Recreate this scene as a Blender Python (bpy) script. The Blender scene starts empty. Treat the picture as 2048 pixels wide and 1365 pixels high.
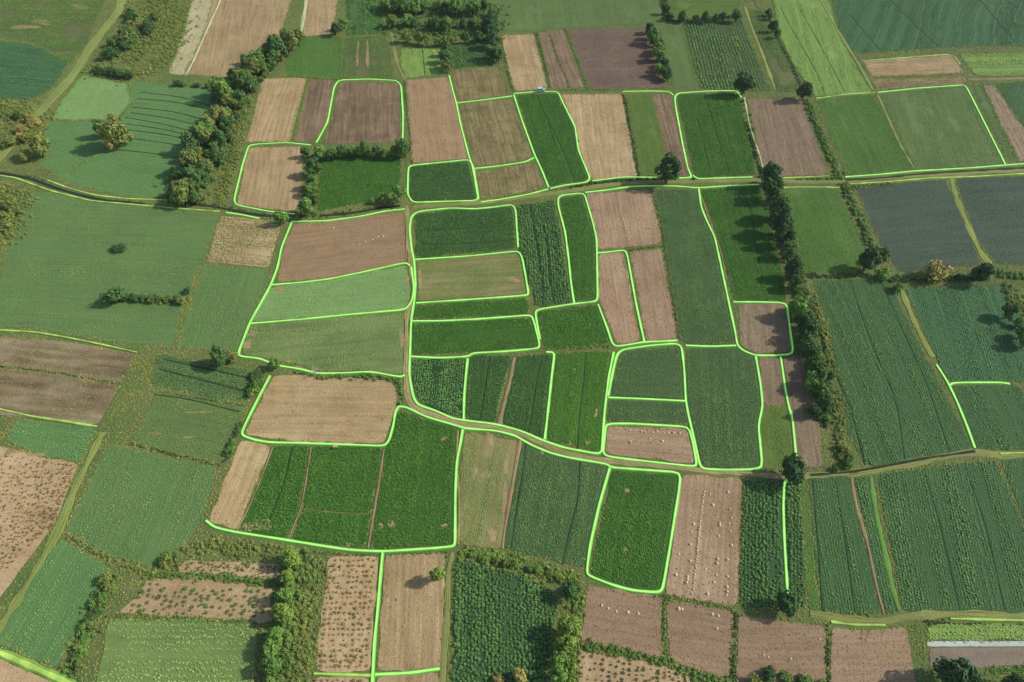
import bpy, bmesh, math, random
import numpy as np
from mathutils import Vector, Matrix
random.seed(7); rng = np.random.default_rng(7)
R = math.radians
scene = bpy.context.scene
col = scene.collection

# ------------------------------------------------------------------ camera
H = 168.0; PITCH = 50.0; F = 1411.0          # metres above the fields, degrees down, focal length in photo pixels
cam = bpy.data.cameras.new('camera'); cam.sensor_width = 36.0; cam.lens = 36.0 * F / 2048
cam.clip_start = 1.0; cam.clip_end = 12000
co = bpy.data.objects.new('camera', cam); col.objects.link(co)
co.location = (0, 0, H); co.rotation_euler = (R(90 - PITCH), 0, 0)
scene.camera = co
# ------------------------------------------------------------------ sky and sun
SUN_EL, SUN_AZ = 37.0, 83.0                   # azimuth clockwise from +y (the viewing direction)
w = bpy.data.worlds.new('World'); scene.world = w; w.use_nodes = True
nt = w.node_tree; nt.nodes.clear()
sky = nt.nodes.new('ShaderNodeTexSky'); sky.sky_type = 'NISHITA'; sky.sun_disc = False
sky.sun_elevation = R(SUN_EL); sky.sun_rotation = R(SUN_AZ); sky.altitude = 200; sky.air_density = 1.2; sky.dust_density = 1.5
bg = nt.nodes.new('ShaderNodeBackground'); bg.inputs[1].default_value = 0.135
wo = nt.nodes.new('ShaderNodeOutputWorld')
nt.links.new(sky.outputs[0], bg.inputs[0]); nt.links.new(bg.outputs[0], wo.inputs[0])
sl = bpy.data.lights.new('sun', 'SUN'); sl.energy = 3.8; sl.angle = R(0.6); sl.color = (1.0, 0.95, 0.87)
so = bpy.data.objects.new('sun', sl); col.objects.link(so)
sd = Vector((math.sin(R(SUN_AZ)) * math.cos(R(SUN_EL)), math.cos(R(SUN_AZ)) * math.cos(R(SUN_EL)), math.sin(R(SUN_EL))))
so.rotation_euler = sd.to_track_quat('Z', 'Y').to_euler(); so.location = (150, 200, 200)
scene.view_settings.view_transform = 'Standard'; scene.view_settings.look = 'None'
scene.view_settings.exposure = 0.42; scene.view_settings.gamma = 1.0
scene.render.resolution_x = 1024; scene.render.resolution_y = 682

# ------------------------------------------------------------------ photo pixel -> point on a level plane
CP, SP = math.cos(R(90 - PITCH)), math.sin(R(90 - PITCH))
def unproj(x, y, z=0.0):
    dx = (x - 1024) / F; dy = -(y - 682.5) / F
    wy = dy * CP + SP; wz = dy * SP - CP
    t = (z - H) / wz
    return (dx * t, wy * t)
def mpp(x, y):                                # metres per photo pixel on the ground there
    dy = -(y - 682.5) / F
    return (-H / (dy * SP - CP)) / F
def P(s): return [tuple(float(v) for v in q.split(',')) for q in s.split()]

# ------------------------------------------------------------------ materials
def lin(c, k=1.0):
    r = []
    for v in c:
        v = v / 255.0
        r.append((v / 12.92 if v <= 0.04045 else ((v + 0.055) / 1.055) ** 2.4) * k)
    return (min(r[0], .85), min(r[1], .85), min(r[2], .85), 1.0)
def ds(c, k=.13):
    g = .3 * c[0] + .59 * c[1] + .11 * c[2]
    c = tuple(v + (g - v) * k for v in c)
    return (c[0] * 1.08, c[1] * 1.01, c[2] * .9)
class NB:
    def __init__(s, name):
        s.m = bpy.data.materials.new(name); s.m.use_nodes = True
        s.t = s.m.node_tree; s.t.nodes.clear()
        s.out = s.n('ShaderNodeOutputMaterial'); s.b = s.n('ShaderNodeBsdfPrincipled')
        s.b.inputs['Roughness'].default_value = .85; s.b.inputs['Specular IOR Level'].default_value = .15
        s.l(s.b.outputs[0], s.out.inputs[0])
    def n(s, t): return s.t.nodes.new(t)
    def l(s, a, b): s.t.links.new(a, b)
    def noise(s, vec, scale, detail=3, rough=.6):
        n = s.n('ShaderNodeTexNoise'); n.inputs['Scale'].default_value = scale
        n.inputs['Detail'].default_value = detail; n.inputs['Roughness'].default_value = rough
        if vec is not None: s.l(vec, n.inputs['Vector'])
        return n.outputs['Fac']
    def ramp(s, f, a, b):
        n = s.n('ShaderNodeMapRange'); n.inputs[1].default_value = a; n.inputs[2].default_value = b
        s.l(f, n.inputs[0]); return n.outputs[0]
    def mix(s, f, a, b, mode='MIX'):
        n = s.n('ShaderNodeMix'); n.data_type = 'RGBA'; n.blend_type = mode
        for v, i in ((f, 0), (a, 6), (b, 7)):
            if hasattr(v, 'is_output'): s.l(v, n.inputs[i])
            elif i == 0: n.inputs[0].default_value = v
            else: n.inputs[i].default_value = v
        return n.outputs[2]
    def math(s, op, a, b=0.0):
        n = s.n('ShaderNodeMath'); n.operation = op
        for v, i in ((a, 0), (b, 1)):
            if hasattr(v, 'is_output'): s.l(v, n.inputs[i])
            else: n.inputs[i].default_value = v
        return n.outputs[0]
    def mapping(s, vec, rot, scale):
        n = s.n('ShaderNodeMapping'); n.vector_type = 'TEXTURE'; n.inputs['Rotation'].default_value = (0, 0, -rot); n.inputs['Scale'].default_value = tuple(1 / v for v in scale)
        s.l(vec, n.inputs['Vector']); return n.outputs[0]
    def pos(s): return s.n('ShaderNodeNewGeometry').outputs['Position']
    def bump(s, h, dist=.1, strength=1.0):
        n = s.n('ShaderNodeBump'); n.inputs['Distance'].default_value = dist; n.inputs['Strength'].default_value = strength
        s.l(h, n.inputs['Height']); s.l(n.outputs[0], s.b.inputs['Normal'])

KS, KL = 0.80, 1.42                            # photo colour -> base colour, bare ground and foliage
def soil_mat(name, c, c2, ang, rows=.5, rowscale=.9, tint=None, tintamt=.0, speck=.35, bump=.12):
    """bare or thinly covered earth: clods, row streaks along the ploughing direction, broad patches"""
    c = (c[0] * .965, c[1] * .99, c[2] * .975); c2 = (c2[0] * .91, c2[1] * .925, c2[2] * .90)
    b = NB(name); p = b.pos()
    m = b.mapping(p, -ang, (.05, rowscale, 1)); st = b.noise(m, 1.0, 2, .5)
    m2 = b.mapping(p, -ang, (.012, rowscale * .22, 1)); st2 = b.noise(m2, 1.0, 2, .5)
    fine = b.noise(p, 1.7, 5, .75); patch = b.noise(p, .055, 4, .6); patch2 = b.noise(p, .19, 4, .65)
    base = b.mix(b.ramp(patch, .32, .68), lin(c, KS), lin(c2, KS))
    if tint: base = b.mix(b.math('MULTIPLY', b.ramp(patch2, .45, .72), tintamt), base, lin(tint, KS))
    dark = b.mix(1.0, base, (.54, .51, .45, 1), 'MULTIPLY')
    v = b.mix(b.math('MULTIPLY', b.ramp(st, .40, .66), min(1, rows * 1.25)), base, dark)
    v = b.mix(b.math('MULTIPLY', b.ramp(st, .42, .25), rows * .6), v, b.mix(1.0, base, (1.22, 1.2, 1.15, 1), 'MULTIPLY'))
    grit = b.noise(p, 4.5, 2, .8)
    v = b.mix(b.math('MULTIPLY', b.ramp(grit, .52, .66), speck * 1.5), v, dark)
    v = b.mix(b.math('MULTIPLY', b.ramp(patch2, .50, .72), .55), v, b.mix(1.0, v, (.76, .74, .7, 1), 'MULTIPLY'))
    v = b.mix(b.math('MULTIPLY', b.ramp(st2, .42, .62), rows * .9), v, b.mix(1.0, v, (.74, .72, .7, 1), 'MULTIPLY'))
    v = b.mix(b.math('MULTIPLY', b.ramp(fine, .50, .68), speck), v, dark)
    v = b.mix(b.math('MULTIPLY', b.ramp(fine, .46, .28), speck * .6), v, b.mix(1.0, base, (1.3, 1.28, 1.25, 1), 'MULTIPLY'))
    b.l(v, b.b.inputs['Base Color'])
    h = b.math('ADD', b.math('MULTIPLY', fine, .9), b.math('MULTIPLY', st, -rows * 1.4))
    b.bump(h, bump * 2.0, .8)
    return b.m
def green_mat(name, c, c2, ang, rows=.35, rowscale=.8, speck=.3, dry=None, dryamt=0.0):
    """ground under a standing crop or rough grass"""
    b = NB(name); p = b.pos()
    m = b.mapping(p, -ang, (.04, rowscale, 1)); st = b.noise(m, 1.0, 2, .5)
    fine = b.noise(p, 1.3, 5, .8); patch = b.noise(p, .05, 4, .62); mid = b.noise(p, .33, 4, .65)
    c = ds(tuple(v * 1.22 for v in c)); c2 = ds(tuple(v * 1.22 for v in c2))
    base = b.mix(b.ramp(patch, .3, .7), lin(c, KS), lin(c2, KS))
    base = b.mix(b.math('MULTIPLY', b.ramp(mid, .45, .75), .35), base, lin(c2, KS * 1.12))
    drift = b.noise(b.mapping(p, -ang, (.02, .11, 1)), 1.0, 5, .7)
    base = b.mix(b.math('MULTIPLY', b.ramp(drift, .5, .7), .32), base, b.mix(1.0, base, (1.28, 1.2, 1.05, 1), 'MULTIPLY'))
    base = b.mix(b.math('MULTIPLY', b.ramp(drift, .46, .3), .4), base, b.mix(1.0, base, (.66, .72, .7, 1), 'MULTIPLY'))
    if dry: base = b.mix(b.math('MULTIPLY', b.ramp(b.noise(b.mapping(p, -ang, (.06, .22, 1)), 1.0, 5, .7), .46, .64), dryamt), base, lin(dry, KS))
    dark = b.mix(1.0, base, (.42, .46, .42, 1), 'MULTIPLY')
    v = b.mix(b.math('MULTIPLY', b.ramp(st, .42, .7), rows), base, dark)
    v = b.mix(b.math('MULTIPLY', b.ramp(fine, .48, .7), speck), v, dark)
    b.l(v, b.b.inputs['Base Color'])
    b.bump(b.math('SUBTRACT', fine, b.math('MULTIPLY', st, rows)), .25, .6)
    return b.m
_leaf = {}
def leaf_mat(c, c2, spread=.35):
    """leaves: varies from plant to plant and in broad drifts over the ground"""
    key = (c, c2)
    if key in _leaf: return _leaf[key]
    b = NB('leaves'); p = b.pos()
    oi = b.n('ShaderNodeObjectInfo').outputs['Random']
    f = b.math('ADD', b.math('MULTIPLY', oi, .55), b.math('MULTIPLY', b.ramp(b.noise(p, .07, 4, .65), .3, .7), .45))
    v = b.mix(f, lin(ds(c), KL), lin(ds(c2), KL))
    jit = b.ramp(b.noise(p, 1.9, 2, .6), .25, .75)
    big = b.ramp(b.noise(p, .13, 5, .7), .3, .7)
    v = b.mix(1.0, v, b.mix(big, (.8, .83, .86, 1), (1.18, 1.14, 1.02, 1)), 'MULTIPLY')
    v = b.mix(1.0, v, b.mix(jit, (.62, .64, .62, 1), (1.32, 1.28, 1.15, 1)), 'MULTIPLY')
    b.l(v, b.b.inputs['Base Color']); b.b.inputs['Roughness'].default_value = .75
    b.b.inputs['Specular IOR Level'].default_value = .2
    _leaf[key] = b.m
    return b.m
def plain_mat(name, c, rough=.8, k=.8, var=.3, scale=2.0, metallic=0.0, spec=.2, emit=0.0):
    b = NB(name)
    tc = b.n('ShaderNodeTexCoord').outputs['Object']
    v = b.mix(b.ramp(b.noise(tc, scale, 4, .6), .3, .7), lin(tuple(x * (1 - var * .5) for x in c), k), lin(tuple(min(255, x * (1 + var * .3)) for x in c), k))
    b.l(v, b.b.inputs['Base Color']); b.b.inputs['Roughness'].default_value = rough
    b.b.inputs['Metallic'].default_value = metallic; b.b.inputs['Specular IOR Level'].default_value = spec
    if emit:
        b.l(v, b.b.inputs['Emission Color']); b.b.inputs['Emission Strength'].default_value = emit
    return b.m

# ------------------------------------------------------------------ object helpers
def tag(o, label=None, cat=None, group=None, kind=None):
    if label: o['label'] = label
    if cat: o['category'] = cat
    if group: o['group'] = group
    if kind: o['kind'] = kind
    return o
def mesh_obj(name, verts, faces, mats, parent=None, fm=None, smooth=False):
    me = bpy.data.meshes.new(name); me.from_pydata(verts, [], faces)
    for m in (mats if isinstance(mats, (list, tuple)) else [mats]): me.materials.append(m)
    if fm is not None: me.polygons.foreach_set('material_index', fm)
    if smooth: me.polygons.foreach_set('use_smooth', [True] * len(me.polygons))
    me.update()
    o = bpy.data.objects.new(name, me); col.objects.link(o)
    if parent: o.parent = parent
    return o
def empty(name, loc=(0, 0, 0), rz=0):
    o = bpy.data.objects.new(name, None); col.objects.link(o); o.location = loc; o.rotation_euler = (0, 0, rz)
    o.empty_display_size = .5
    return o
def catmull(pts, step=1.2, closed=False):
    n = len(pts); out = []
    pts = [np.array(p) for p in pts]
    rngi = range(n if closed else n - 1)
    for i in rngi:
        p1, p2 = pts[i], pts[(i + 1) % n]
        p0 = pts[(i - 1) % n] if (closed or i > 0) else p1 - (p2 - p1)
        p3 = pts[(i + 2) % n] if (closed or i < n - 2) else p2 + (p2 - p1)
        L = np.linalg.norm(p2 - p1); m = .5
        d1 = (p2 - p0); d2 = (p3 - p1)
        d1 = d1 / (np.linalg.norm(d1) + 1e-9) * min(L, np.linalg.norm(d1) * .5) ; d2 = d2 / (np.linalg.norm(d2) + 1e-9) * min(L, np.linalg.norm(d2) * .5)
        k = max(2, int(L / step))
        for j in range(k):
            t = j / k
            h00 = 2 * t**3 - 3 * t**2 + 1; h10 = t**3 - 2 * t**2 + t; h01 = -2 * t**3 + 3 * t**2; h11 = t**3 - t**2
            out.append(h00 * p1 + h10 * d1 + h01 * p2 + h11 * d2)
    if not closed: out.append(pts[-1])
    return np.array(out)
def round_poly(pts, cut=1.6, step=2.0, wob=.22, closed=True):
    """rounded corners, slightly uneven edges (world points)"""
    pts = [np.array(p) for p in pts]; n = len(pts); out = []
    for i in range(n):
        a, b, c = pts[i - 1], pts[i], pts[(i + 1) % n]
        if not closed and i in (0, n - 1): out.append(b); continue
        ca = min(cut, .3 * np.linalg.norm(a - b)); cc = min(cut, .3 * np.linalg.norm(c - b))
        u = b + (a - b) / (np.linalg.norm(a - b) + 1e-9) * ca; v = b + (c - b) / (np.linalg.norm(c - b) + 1e-9) * cc
        out += [u, .25 * u + .5 * b + .25 * v, v]
    res = []
    m = len(out)
    for i in range(m if closed else m - 1):
        a, b = out[i], out[(i + 1) % m]; L = np.linalg.norm(b - a)
        k = max(1, int(L / step))
        for j in range(k):
            q = a + (b - a) * j / k
            if j and wob: q = q + rng.normal(0, wob, 2)
            res.append(q)
    if not closed: res.append(out[-1])
    return np.array(res)
def inside(poly, X, Y):
    r = np.zeros(X.shape, bool); n = len(poly); j = n - 1
    for i in range(n):
        xi, yi = poly[i]; xj, yj = poly[j]
        c = ((yi > Y) != (yj > Y)) & (X < (xj - xi) * (Y - yi) / (yj - yi + 1e-12) + xi)
        r ^= c; j = i
    return r
class VN:                                         # value noise
    def __init__(s, seed): s.g = np.random.default_rng(seed).random((256, 256))
    def __call__(s, X, Y, sc):
        X = X * sc; Y = Y * sc; xi = np.floor(X).astype(int); yi = np.floor(Y).astype(int)
        fx = X - xi; fy = Y - yi; fx = fx * fx * (3 - 2 * fx); fy = fy * fy * (3 - 2 * fy); g = s.g
        a = g[xi % 256, yi % 256]; b = g[(xi + 1) % 256, yi % 256]; c = g[xi % 256, (yi + 1) % 256]; d = g[(xi + 1) % 256, (yi + 1) % 256]
        return (a * (1 - fx) + b * fx) * (1 - fy) + (c * (1 - fx) + d * fx) * fy
vn = VN(3)
# raster of strips that stay free of plants (paths, boundary strips, wheel tracks)
GX0, GY0, GS = -420.0, 10.0, .25
GW, GH = int(840 / GS), int(520 / GS)
MASK = np.zeros((GW, GH), np.float32)             # 0 free, else blocked
def block(pts, rad):
    k = int(rad / GS) + 1
    for a, b in zip(pts[:-1], pts[1:]):
        L = math.hypot(b[0] - a[0], b[1] - a[1]); n = max(1, int(L / GS))
        for j in range(n + 1):
            x = a[0] + (b[0] - a[0]) * j / n; y = a[1] + (b[1] - a[1]) * j / n
            i0 = int((x - GX0) / GS); j0 = int((y - GY0) / GS)
            if i0 < k or j0 < k or i0 >= GW - k or j0 >= GH - k: continue
            MASK[i0 - k + 1:i0 + k, j0 - k + 1:j0 + k] = 1
OCC = np.zeros((GW // 2, GH // 2), bool)
def occupy(poly):
    i0 = max(0, int((poly[:, 0].min() - GX0) / GS / 2)); i1 = min(GW // 2, int((poly[:, 0].max() - GX0) / GS / 2) + 2)
    j0 = max(0, int((poly[:, 1].min() - GY0) / GS / 2)); j1 = min(GH // 2, int((poly[:, 1].max() - GY0) / GS / 2) + 2)
    if i1 <= i0 or j1 <= j0: return
    A, B = np.meshgrid(np.arange(i0, i1), np.arange(j0, j1), indexing='ij')
    OCC[i0:i1, j0:j1] |= inside(poly, GX0 + (A + .5) * GS * 2, GY0 + (B + .5) * GS * 2)
def free(X, Y):
    i = np.clip(((X - GX0) / GS).astype(int), 0, GW - 1); j = np.clip(((Y - GY0) / GS).astype(int), 0, GH - 1)
    return MASK[i, j] == 0

# ------------------------------------------------------------------ plant shapes used by the crops (never linked on their own)
def leaves_mesh(name, mat, spots, size, seed, up=.4):
    """spots: list of (centre, outward normal); every leaf is a bent pair of triangles"""
    r = random.Random(seed); v = []; f = []
    for c, nrm in spots:
        n = Vector(nrm) + Vector((r.gauss(0, .45), r.gauss(0, .45), r.gauss(0, .45) + up)); n.normalize()
        t = n.orthogonal().normalized(); t = Matrix.Rotation(r.random() * 6.283, 3, n) @ t; b_ = n.cross(t)
        s = size * r.uniform(.65, 1.35); c = Vector(c); k = len(v)
        v += [c - t * s, c + b_ * s * .55 + n * s * .12, c + t * s, c - b_ * s * .55 + n * s * .12]
        f += [(k, k + 1, k + 2, k + 3)]
    me = bpy.data.meshes.new(name); me.from_pydata([tuple(q) for q in v], [], f); me.materials.append(mat); me.update()
    return me
def dome_spots(n, rad, h, seed, fill=.5):
    r = random.Random(seed); out = []
    for i in range(n):
        a = r.random() * 6.283; z = r.random(); q = math.sqrt(max(0, 1 - z * z)); k = r.uniform(fill, 1)
        d = (math.cos(a) * q, math.sin(a) * q, z)
        out.append(((d[0] * rad * k, d[1] * rad * k, d[2] * h * k + .02), d))
    return out
_src = {}
def plant_source(shape, c, c2):
    key = (shape, c, c2)
    if key in _src: return _src[key]
    m = leaf_mat(c, c2)
    if shape == 'grain': me = leaves_mesh('crop_plant', m, dome_spots(16, .46, .36, 11, .3), .21, 1, .9)
    elif shape == 'leafy': me = leaves_mesh('crop_plant', m, dome_spots(22, .52, .5, 12, .4), .21, 2, .7)
    elif shape == 'bush': me = leaves_mesh('bush_plant', m, dome_spots(70, .52, .85, 13, .6), .15, 3)
    elif shape == 'tuft': me = leaves_mesh('grass_tuft', m, dome_spots(12, .42, .32, 14, .3), .17, 4, .7)
    elif shape == 'clod': me = leaves_mesh('clod', m, dome_spots(9, .30, .22, 15, .8), .16, 5)
    o = bpy.data.objects.new(me.name, me)
    g = bpy.data.node_groups.new('scatter_' + shape, 'GeometryNodeTree')
    g.interface.new_socket('Geometry', in_out='INPUT', socket_type='NodeSocketGeometry')
    g.interface.new_socket('Geometry', in_out='OUTPUT', socket_type='NodeSocketGeometry')
    gi = g.nodes.new('NodeGroupInput'); go = g.nodes.new('NodeGroupOutput'); ip = g.nodes.new('GeometryNodeInstanceOnPoints')
    oi = g.nodes.new('GeometryNodeObjectInfo'); oi.inputs['Object'].default_value = o; oi.inputs['As Instance'].default_value = True
    na = g.nodes.new('GeometryNodeInputNamedAttribute'); na.data_type = 'FLOAT'; na.inputs['Name'].default_value = 'scl'
    rv = g.nodes.new('FunctionNodeRandomValue'); rv.data_type = 'FLOAT_VECTOR'
    rv.inputs[0].default_value = (-.15, -.15, 0); rv.inputs[1].default_value = (.15, .15, 6.283)
    g.links.new(gi.outputs[0], ip.inputs['Points']); g.links.new(oi.outputs['Geometry'], ip.inputs['Instance'])
    g.links.new(rv.outputs[0], ip.inputs['Rotation']); g.links.new(na.outputs['Attribute'], ip.inputs['Scale'])
    g.links.new(ip.outputs[0], go.inputs[0])
    _src[key] = g
    return g
NPTS = 0
def scatter(name, X, Y, Z, S, shape, c, c2, parent=None):
    global NPTS
    n = len(X)
    if n == 0: return None
    NPTS += n
    me = bpy.data.meshes.new(name); me.vertices.add(n)
    me.vertices.foreach_set('co', np.column_stack([X, Y, Z]).astype(np.float32).ravel())
    a = me.attributes.new('scl', 'FLOAT', 'POINT'); a.data.foreach_set('value', np.asarray(S, np.float32))
    o = bpy.data.objects.new(name, me); col.objects.link(o)
    md = o.modifiers.new('plants', 'NODES'); md.node_group = plant_source(shape, c, c2)
    if parent: o.parent = parent
    o['kind'] = 'stuff'
    return o

# ------------------------------------------------------------------ the ground
gb = NB('rough_grass'); p_ = gb.pos()
g1 = gb.mix(gb.ramp(gb.noise(p_, .035, 5, .62), .32, .68), lin((112, 120, 66), KS), lin((88, 108, 58), KS))
g1 = gb.mix(gb.math('MULTIPLY', gb.ramp(gb.noise(p_, .16, 5, .7), .52, .72), .55), g1, lin((138, 134, 84), KS))
fn = gb.noise(p_, 1.6, 5, .8)
g1 = gb.mix(gb.math('MULTIPLY', gb.ramp(fn, .48, .68), .6), g1, gb.mix(1.0, g1, (.4, .45, .4, 1), 'MULTIPLY'))
gb.l(g1, gb.b.inputs['Base Color']); gb.bump(fn, .3, .9)
def sheet(name, x0, x1, y0, y1, n, mat):
    v = []; f = []
    for i in range(n + 1):
        for j in range(n + 1): v.append((x0 + (x1 - x0) * i / n, y0 + (y1 - y0) * j / n, 0))
    for i in range(n):
        for j in range(n): a = i * (n + 1) + j; f.append((a, a + n + 1, a + n + 2, a + 1))
    return mesh_obj(name, v, f, mat)
tag(sheet('ground', -4500, 4500, -2500, 7000, 8, gb.m), 'rough grass between and around all the fields', 'ground', kind='structure')

# ------------------------------------------------------------------ boundary strips, paths: read first so that crops leave room
LINES = [l.split('|') for l in '''\
622,291 575,286 515,289 497,292 485,330 468,400 472,411 540,424 590,429|glowing green line around the tan field west of the tree row
632,287 655,245 668,175 677,161 740,159 793,162 802,172 806,230 805,282|glowing green line arching over the purple-brown stubble field
816,345 818,332 880,326 938,320 944,330 957,402 880,404 825,406 815,390 816,345|glowing green loop around the small dark green field by the lane
898,152 905,180 912,205 920,245 938,315 948,340 957,400|glowing green line down the east edge of the smooth brown field
912,207 965,201 1024,193|glowing green line across the top of the olive stubble field
1027,190 1045,245 1068,308 1085,345 1097,376|glowing green line on the west edge of the slanting bright green strip
948,338 990,334 1050,325 1068,316|glowing green line between olive stubble and small tan field
1028,188 1075,184 1116,184 1124,203 1150,255 1156,300 1180,358 1172,366 1130,371 1100,378|glowing green line around the slanting bright green strip
962,405 1000,400 1060,389 1096,379|glowing green line under the small speckled tan field
1184,363 1215,359 1250,355 1314,356|glowing green line under the tan field with straw heaps
1245,184 1300,183 1338,184 1347,192|glowing green line over the olive and brown strips
1358,357 1384,356 1376,340 1365,290 1351,215 1349,195 1356,187 1420,183 1470,182 1477,187 1483,197|glowing green line arching over the green field beside the hedge
1386,352 1395,359 1440,357 1505,355|glowing green line under the green field beside the hedge
0,352 30,356 100,382 180,402 280,411 360,418 440,424|yellowish green bank line south of the dark ditch
95,361 140,378 190,391 250,398 335,401|yellowish green bank line north of the dark ditch
1700,369 1780,364 1860,357 1950,354 2100,345|yellowish green line under the lane over the slate grey fields
1724,123 1800,117 1890,110 1908,113 1920,130|pale yellow-green line over the straw coloured strip
1662,1244 1700,1250 1770,1251|yellowish green line over the last pinkish field
1900,1238 1980,1240 2100,1243|pale yellow-green line beside the south-eastern lane
2000,908 2048,906 2100,909|pale yellow-green line ending the eastern lane
452,426 480,430 520,438|glowing green line over the small maize plot
583,444 650,443 720,434 770,423 810,419|glowing green line over the reddish brown field
583,446 563,495 555,535 541,572 500,645 478,702 477,711 484,714 520,718 541,727|glowing green line along the west of three stacked fields
556,732 600,739 636,748 690,747 740,744 800,755 810,751|glowing green line under the dry yellow-green field
541,571 600,566 660,559 740,542 812,526 820,533|glowing green line between reddish brown and pale green fields
822,535 828,575 825,600 812,620 700,630 600,640 500,648|glowing green line between pale green and dry yellow-green fields
1036,496 1031,420 1024,410 990,415 950,419 900,417 835,424 822,434 819,460 823,500 828,522 831,570 828,605 822,640 820,700 818,750 826,795 836,811 870,822 905,838 930,842 990,849 1040,862 1090,884 1130,897 1196,909 1203,903|glowing green line following the winding dirt track on its east
830,520 940,513 1036,503 1044,515 1052,560 1057,589 1050,592 940,600 832,607|glowing green line around the dry striped field east of the track
824,643 880,643 960,639 1062,631 1068,645 1079,690 1076,698 1010,704 946,707 936,714 880,717 822,714|glowing green line around the broad dark green field with flat top
935,718 932,745 928,790 927,840|glowing green line beside the speckled vegetable field
1092,705 1109,706 1104,745 1097,810 1089,880|glowing green line west of the brightest green field
1148,608 1142,570 1137,520 1130,465 1116,412 1116,396 1125,391 1168,387 1175,410 1186,448 1193,480 1194,545 1195,598 1190,604 1145,609 1075,620 1070,627 1076,660 1080,680|glowing green line around the narrow tall green strip
1196,610 1215,660 1224,688 1232,694 1260,690 1287,685 1320,684 1355,682|glowing green line under the two long tan fields
1194,507 1220,505 1248,501 1254,510 1262,555 1272,610 1288,684|glowing green line between the two long tan fields
1170,386 1215,381 1260,374 1300,373 1350,373 1396,377 1450,373 1518,370|glowing green line south of the hedged lane
1567,376 1610,375 1680,376|yellowish line on the lane edge right of the tree hedge
1397,378 1402,415 1412,440 1429,475 1440,525 1458,610 1470,665 1474,691 1485,702 1510,712 1550,712 1587,709 1580,660 1573,607 1520,605 1466,605|glowing green line around the grey-brown square by the tall hedge
1371,692 1420,694 1472,692|glowing green line over the largest blue-green field
1511,714 1520,765 1525,812 1516,852 1520,890 1524,936 1500,940 1450,941 1408,939 1399,932 1388,880 1376,830 1371,800|glowing green line round the foot of the largest blue-green field
1561,715 1568,765 1577,815 1584,835 1592,916|glowing green line in the hedge shade beside a brown strip
1371,800 1368,740 1363,695 1352,688 1300,692 1245,700 1233,710 1224,750 1216,793|glowing green line over the square blue-green field
1216,796 1290,799 1370,803|glowing green line between square and shallow blue-green fields
1227,705 1217,755 1209,820 1203,904|glowing green line east of the brightest green field
1211,849 1255,848 1330,852 1376,855 1384,880 1393,928 1388,934 1330,928 1260,920 1214,914 1205,906 1209,870 1211,849|glowing green loop around the tan field with a row of straw heaps
797,814 812,815 850,834 915,853 930,858 990,862 1030,872 1060,890 1100,907 1140,917 1213,929 1222,936 1290,941 1361,946 1357,985 1340,1090 1325,1178 1316,1186 1265,1182 1225,1171 1176,1152 1173,1142 1180,1090 1198,1010 1219,937|glowing green line on the track's south and round a dense green field
925,860 921,885 913,925 910,1000 910,1088 905,1094 860,1098 765,1104 700,1101 640,1092 560,1079 470,1065 430,1056 412,1042|glowing green line under three dark green fields
540,752 515,800 495,840 483,866 487,873 510,881 540,886 600,887 690,890 768,893 778,882 787,850 790,825 797,814|glowing green line round the big sandy field with tree shadows
765,1106 760,1160 755,1220 748,1290 743,1400|glowing green line between dotted and plain tan fields
628,1348 690,1350 742,1352|dull green line under the dotted tan field
750,1350 820,1347 880,1338|glowing green line under the plain tan field with lone tree
1574,961 1568,965 1566,1010 1568,1080 1571,1130 1575,1192|glowing green line down the leafy dark field ending at a bush
1899,771 1905,767 1940,766 2000,766 2019,769|short glowing yellow-green line crossing the eastern green fields
1872,730 1885,750 1897,770 1915,808 1935,858 1949,897|glowing yellow-green slanting line in the eastern green fields
1755,186 1830,178 1925,171 1932,175 1945,200 1985,280 2010,330|glowing green line over the olive square in the east
1632,198 1690,190 1750,186|pale yellow-green line under the light green strip
1690,355 1760,350 1830,343 1940,337 2080,326|glowing green line along the lane in the east
1565,357 1620,355 1658,353|pale line over the lane beside the brown field
0,661 70,665 130,675 200,689 275,706|yellowish green line above the western furrowed fields
0,819 60,833 120,842 195,854|light green line below the western furrowed fields
-40,1290 0,1306 60,1332 150,1372|broad bright green strip in the far south-west corner'''.splitlines()]
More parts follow.
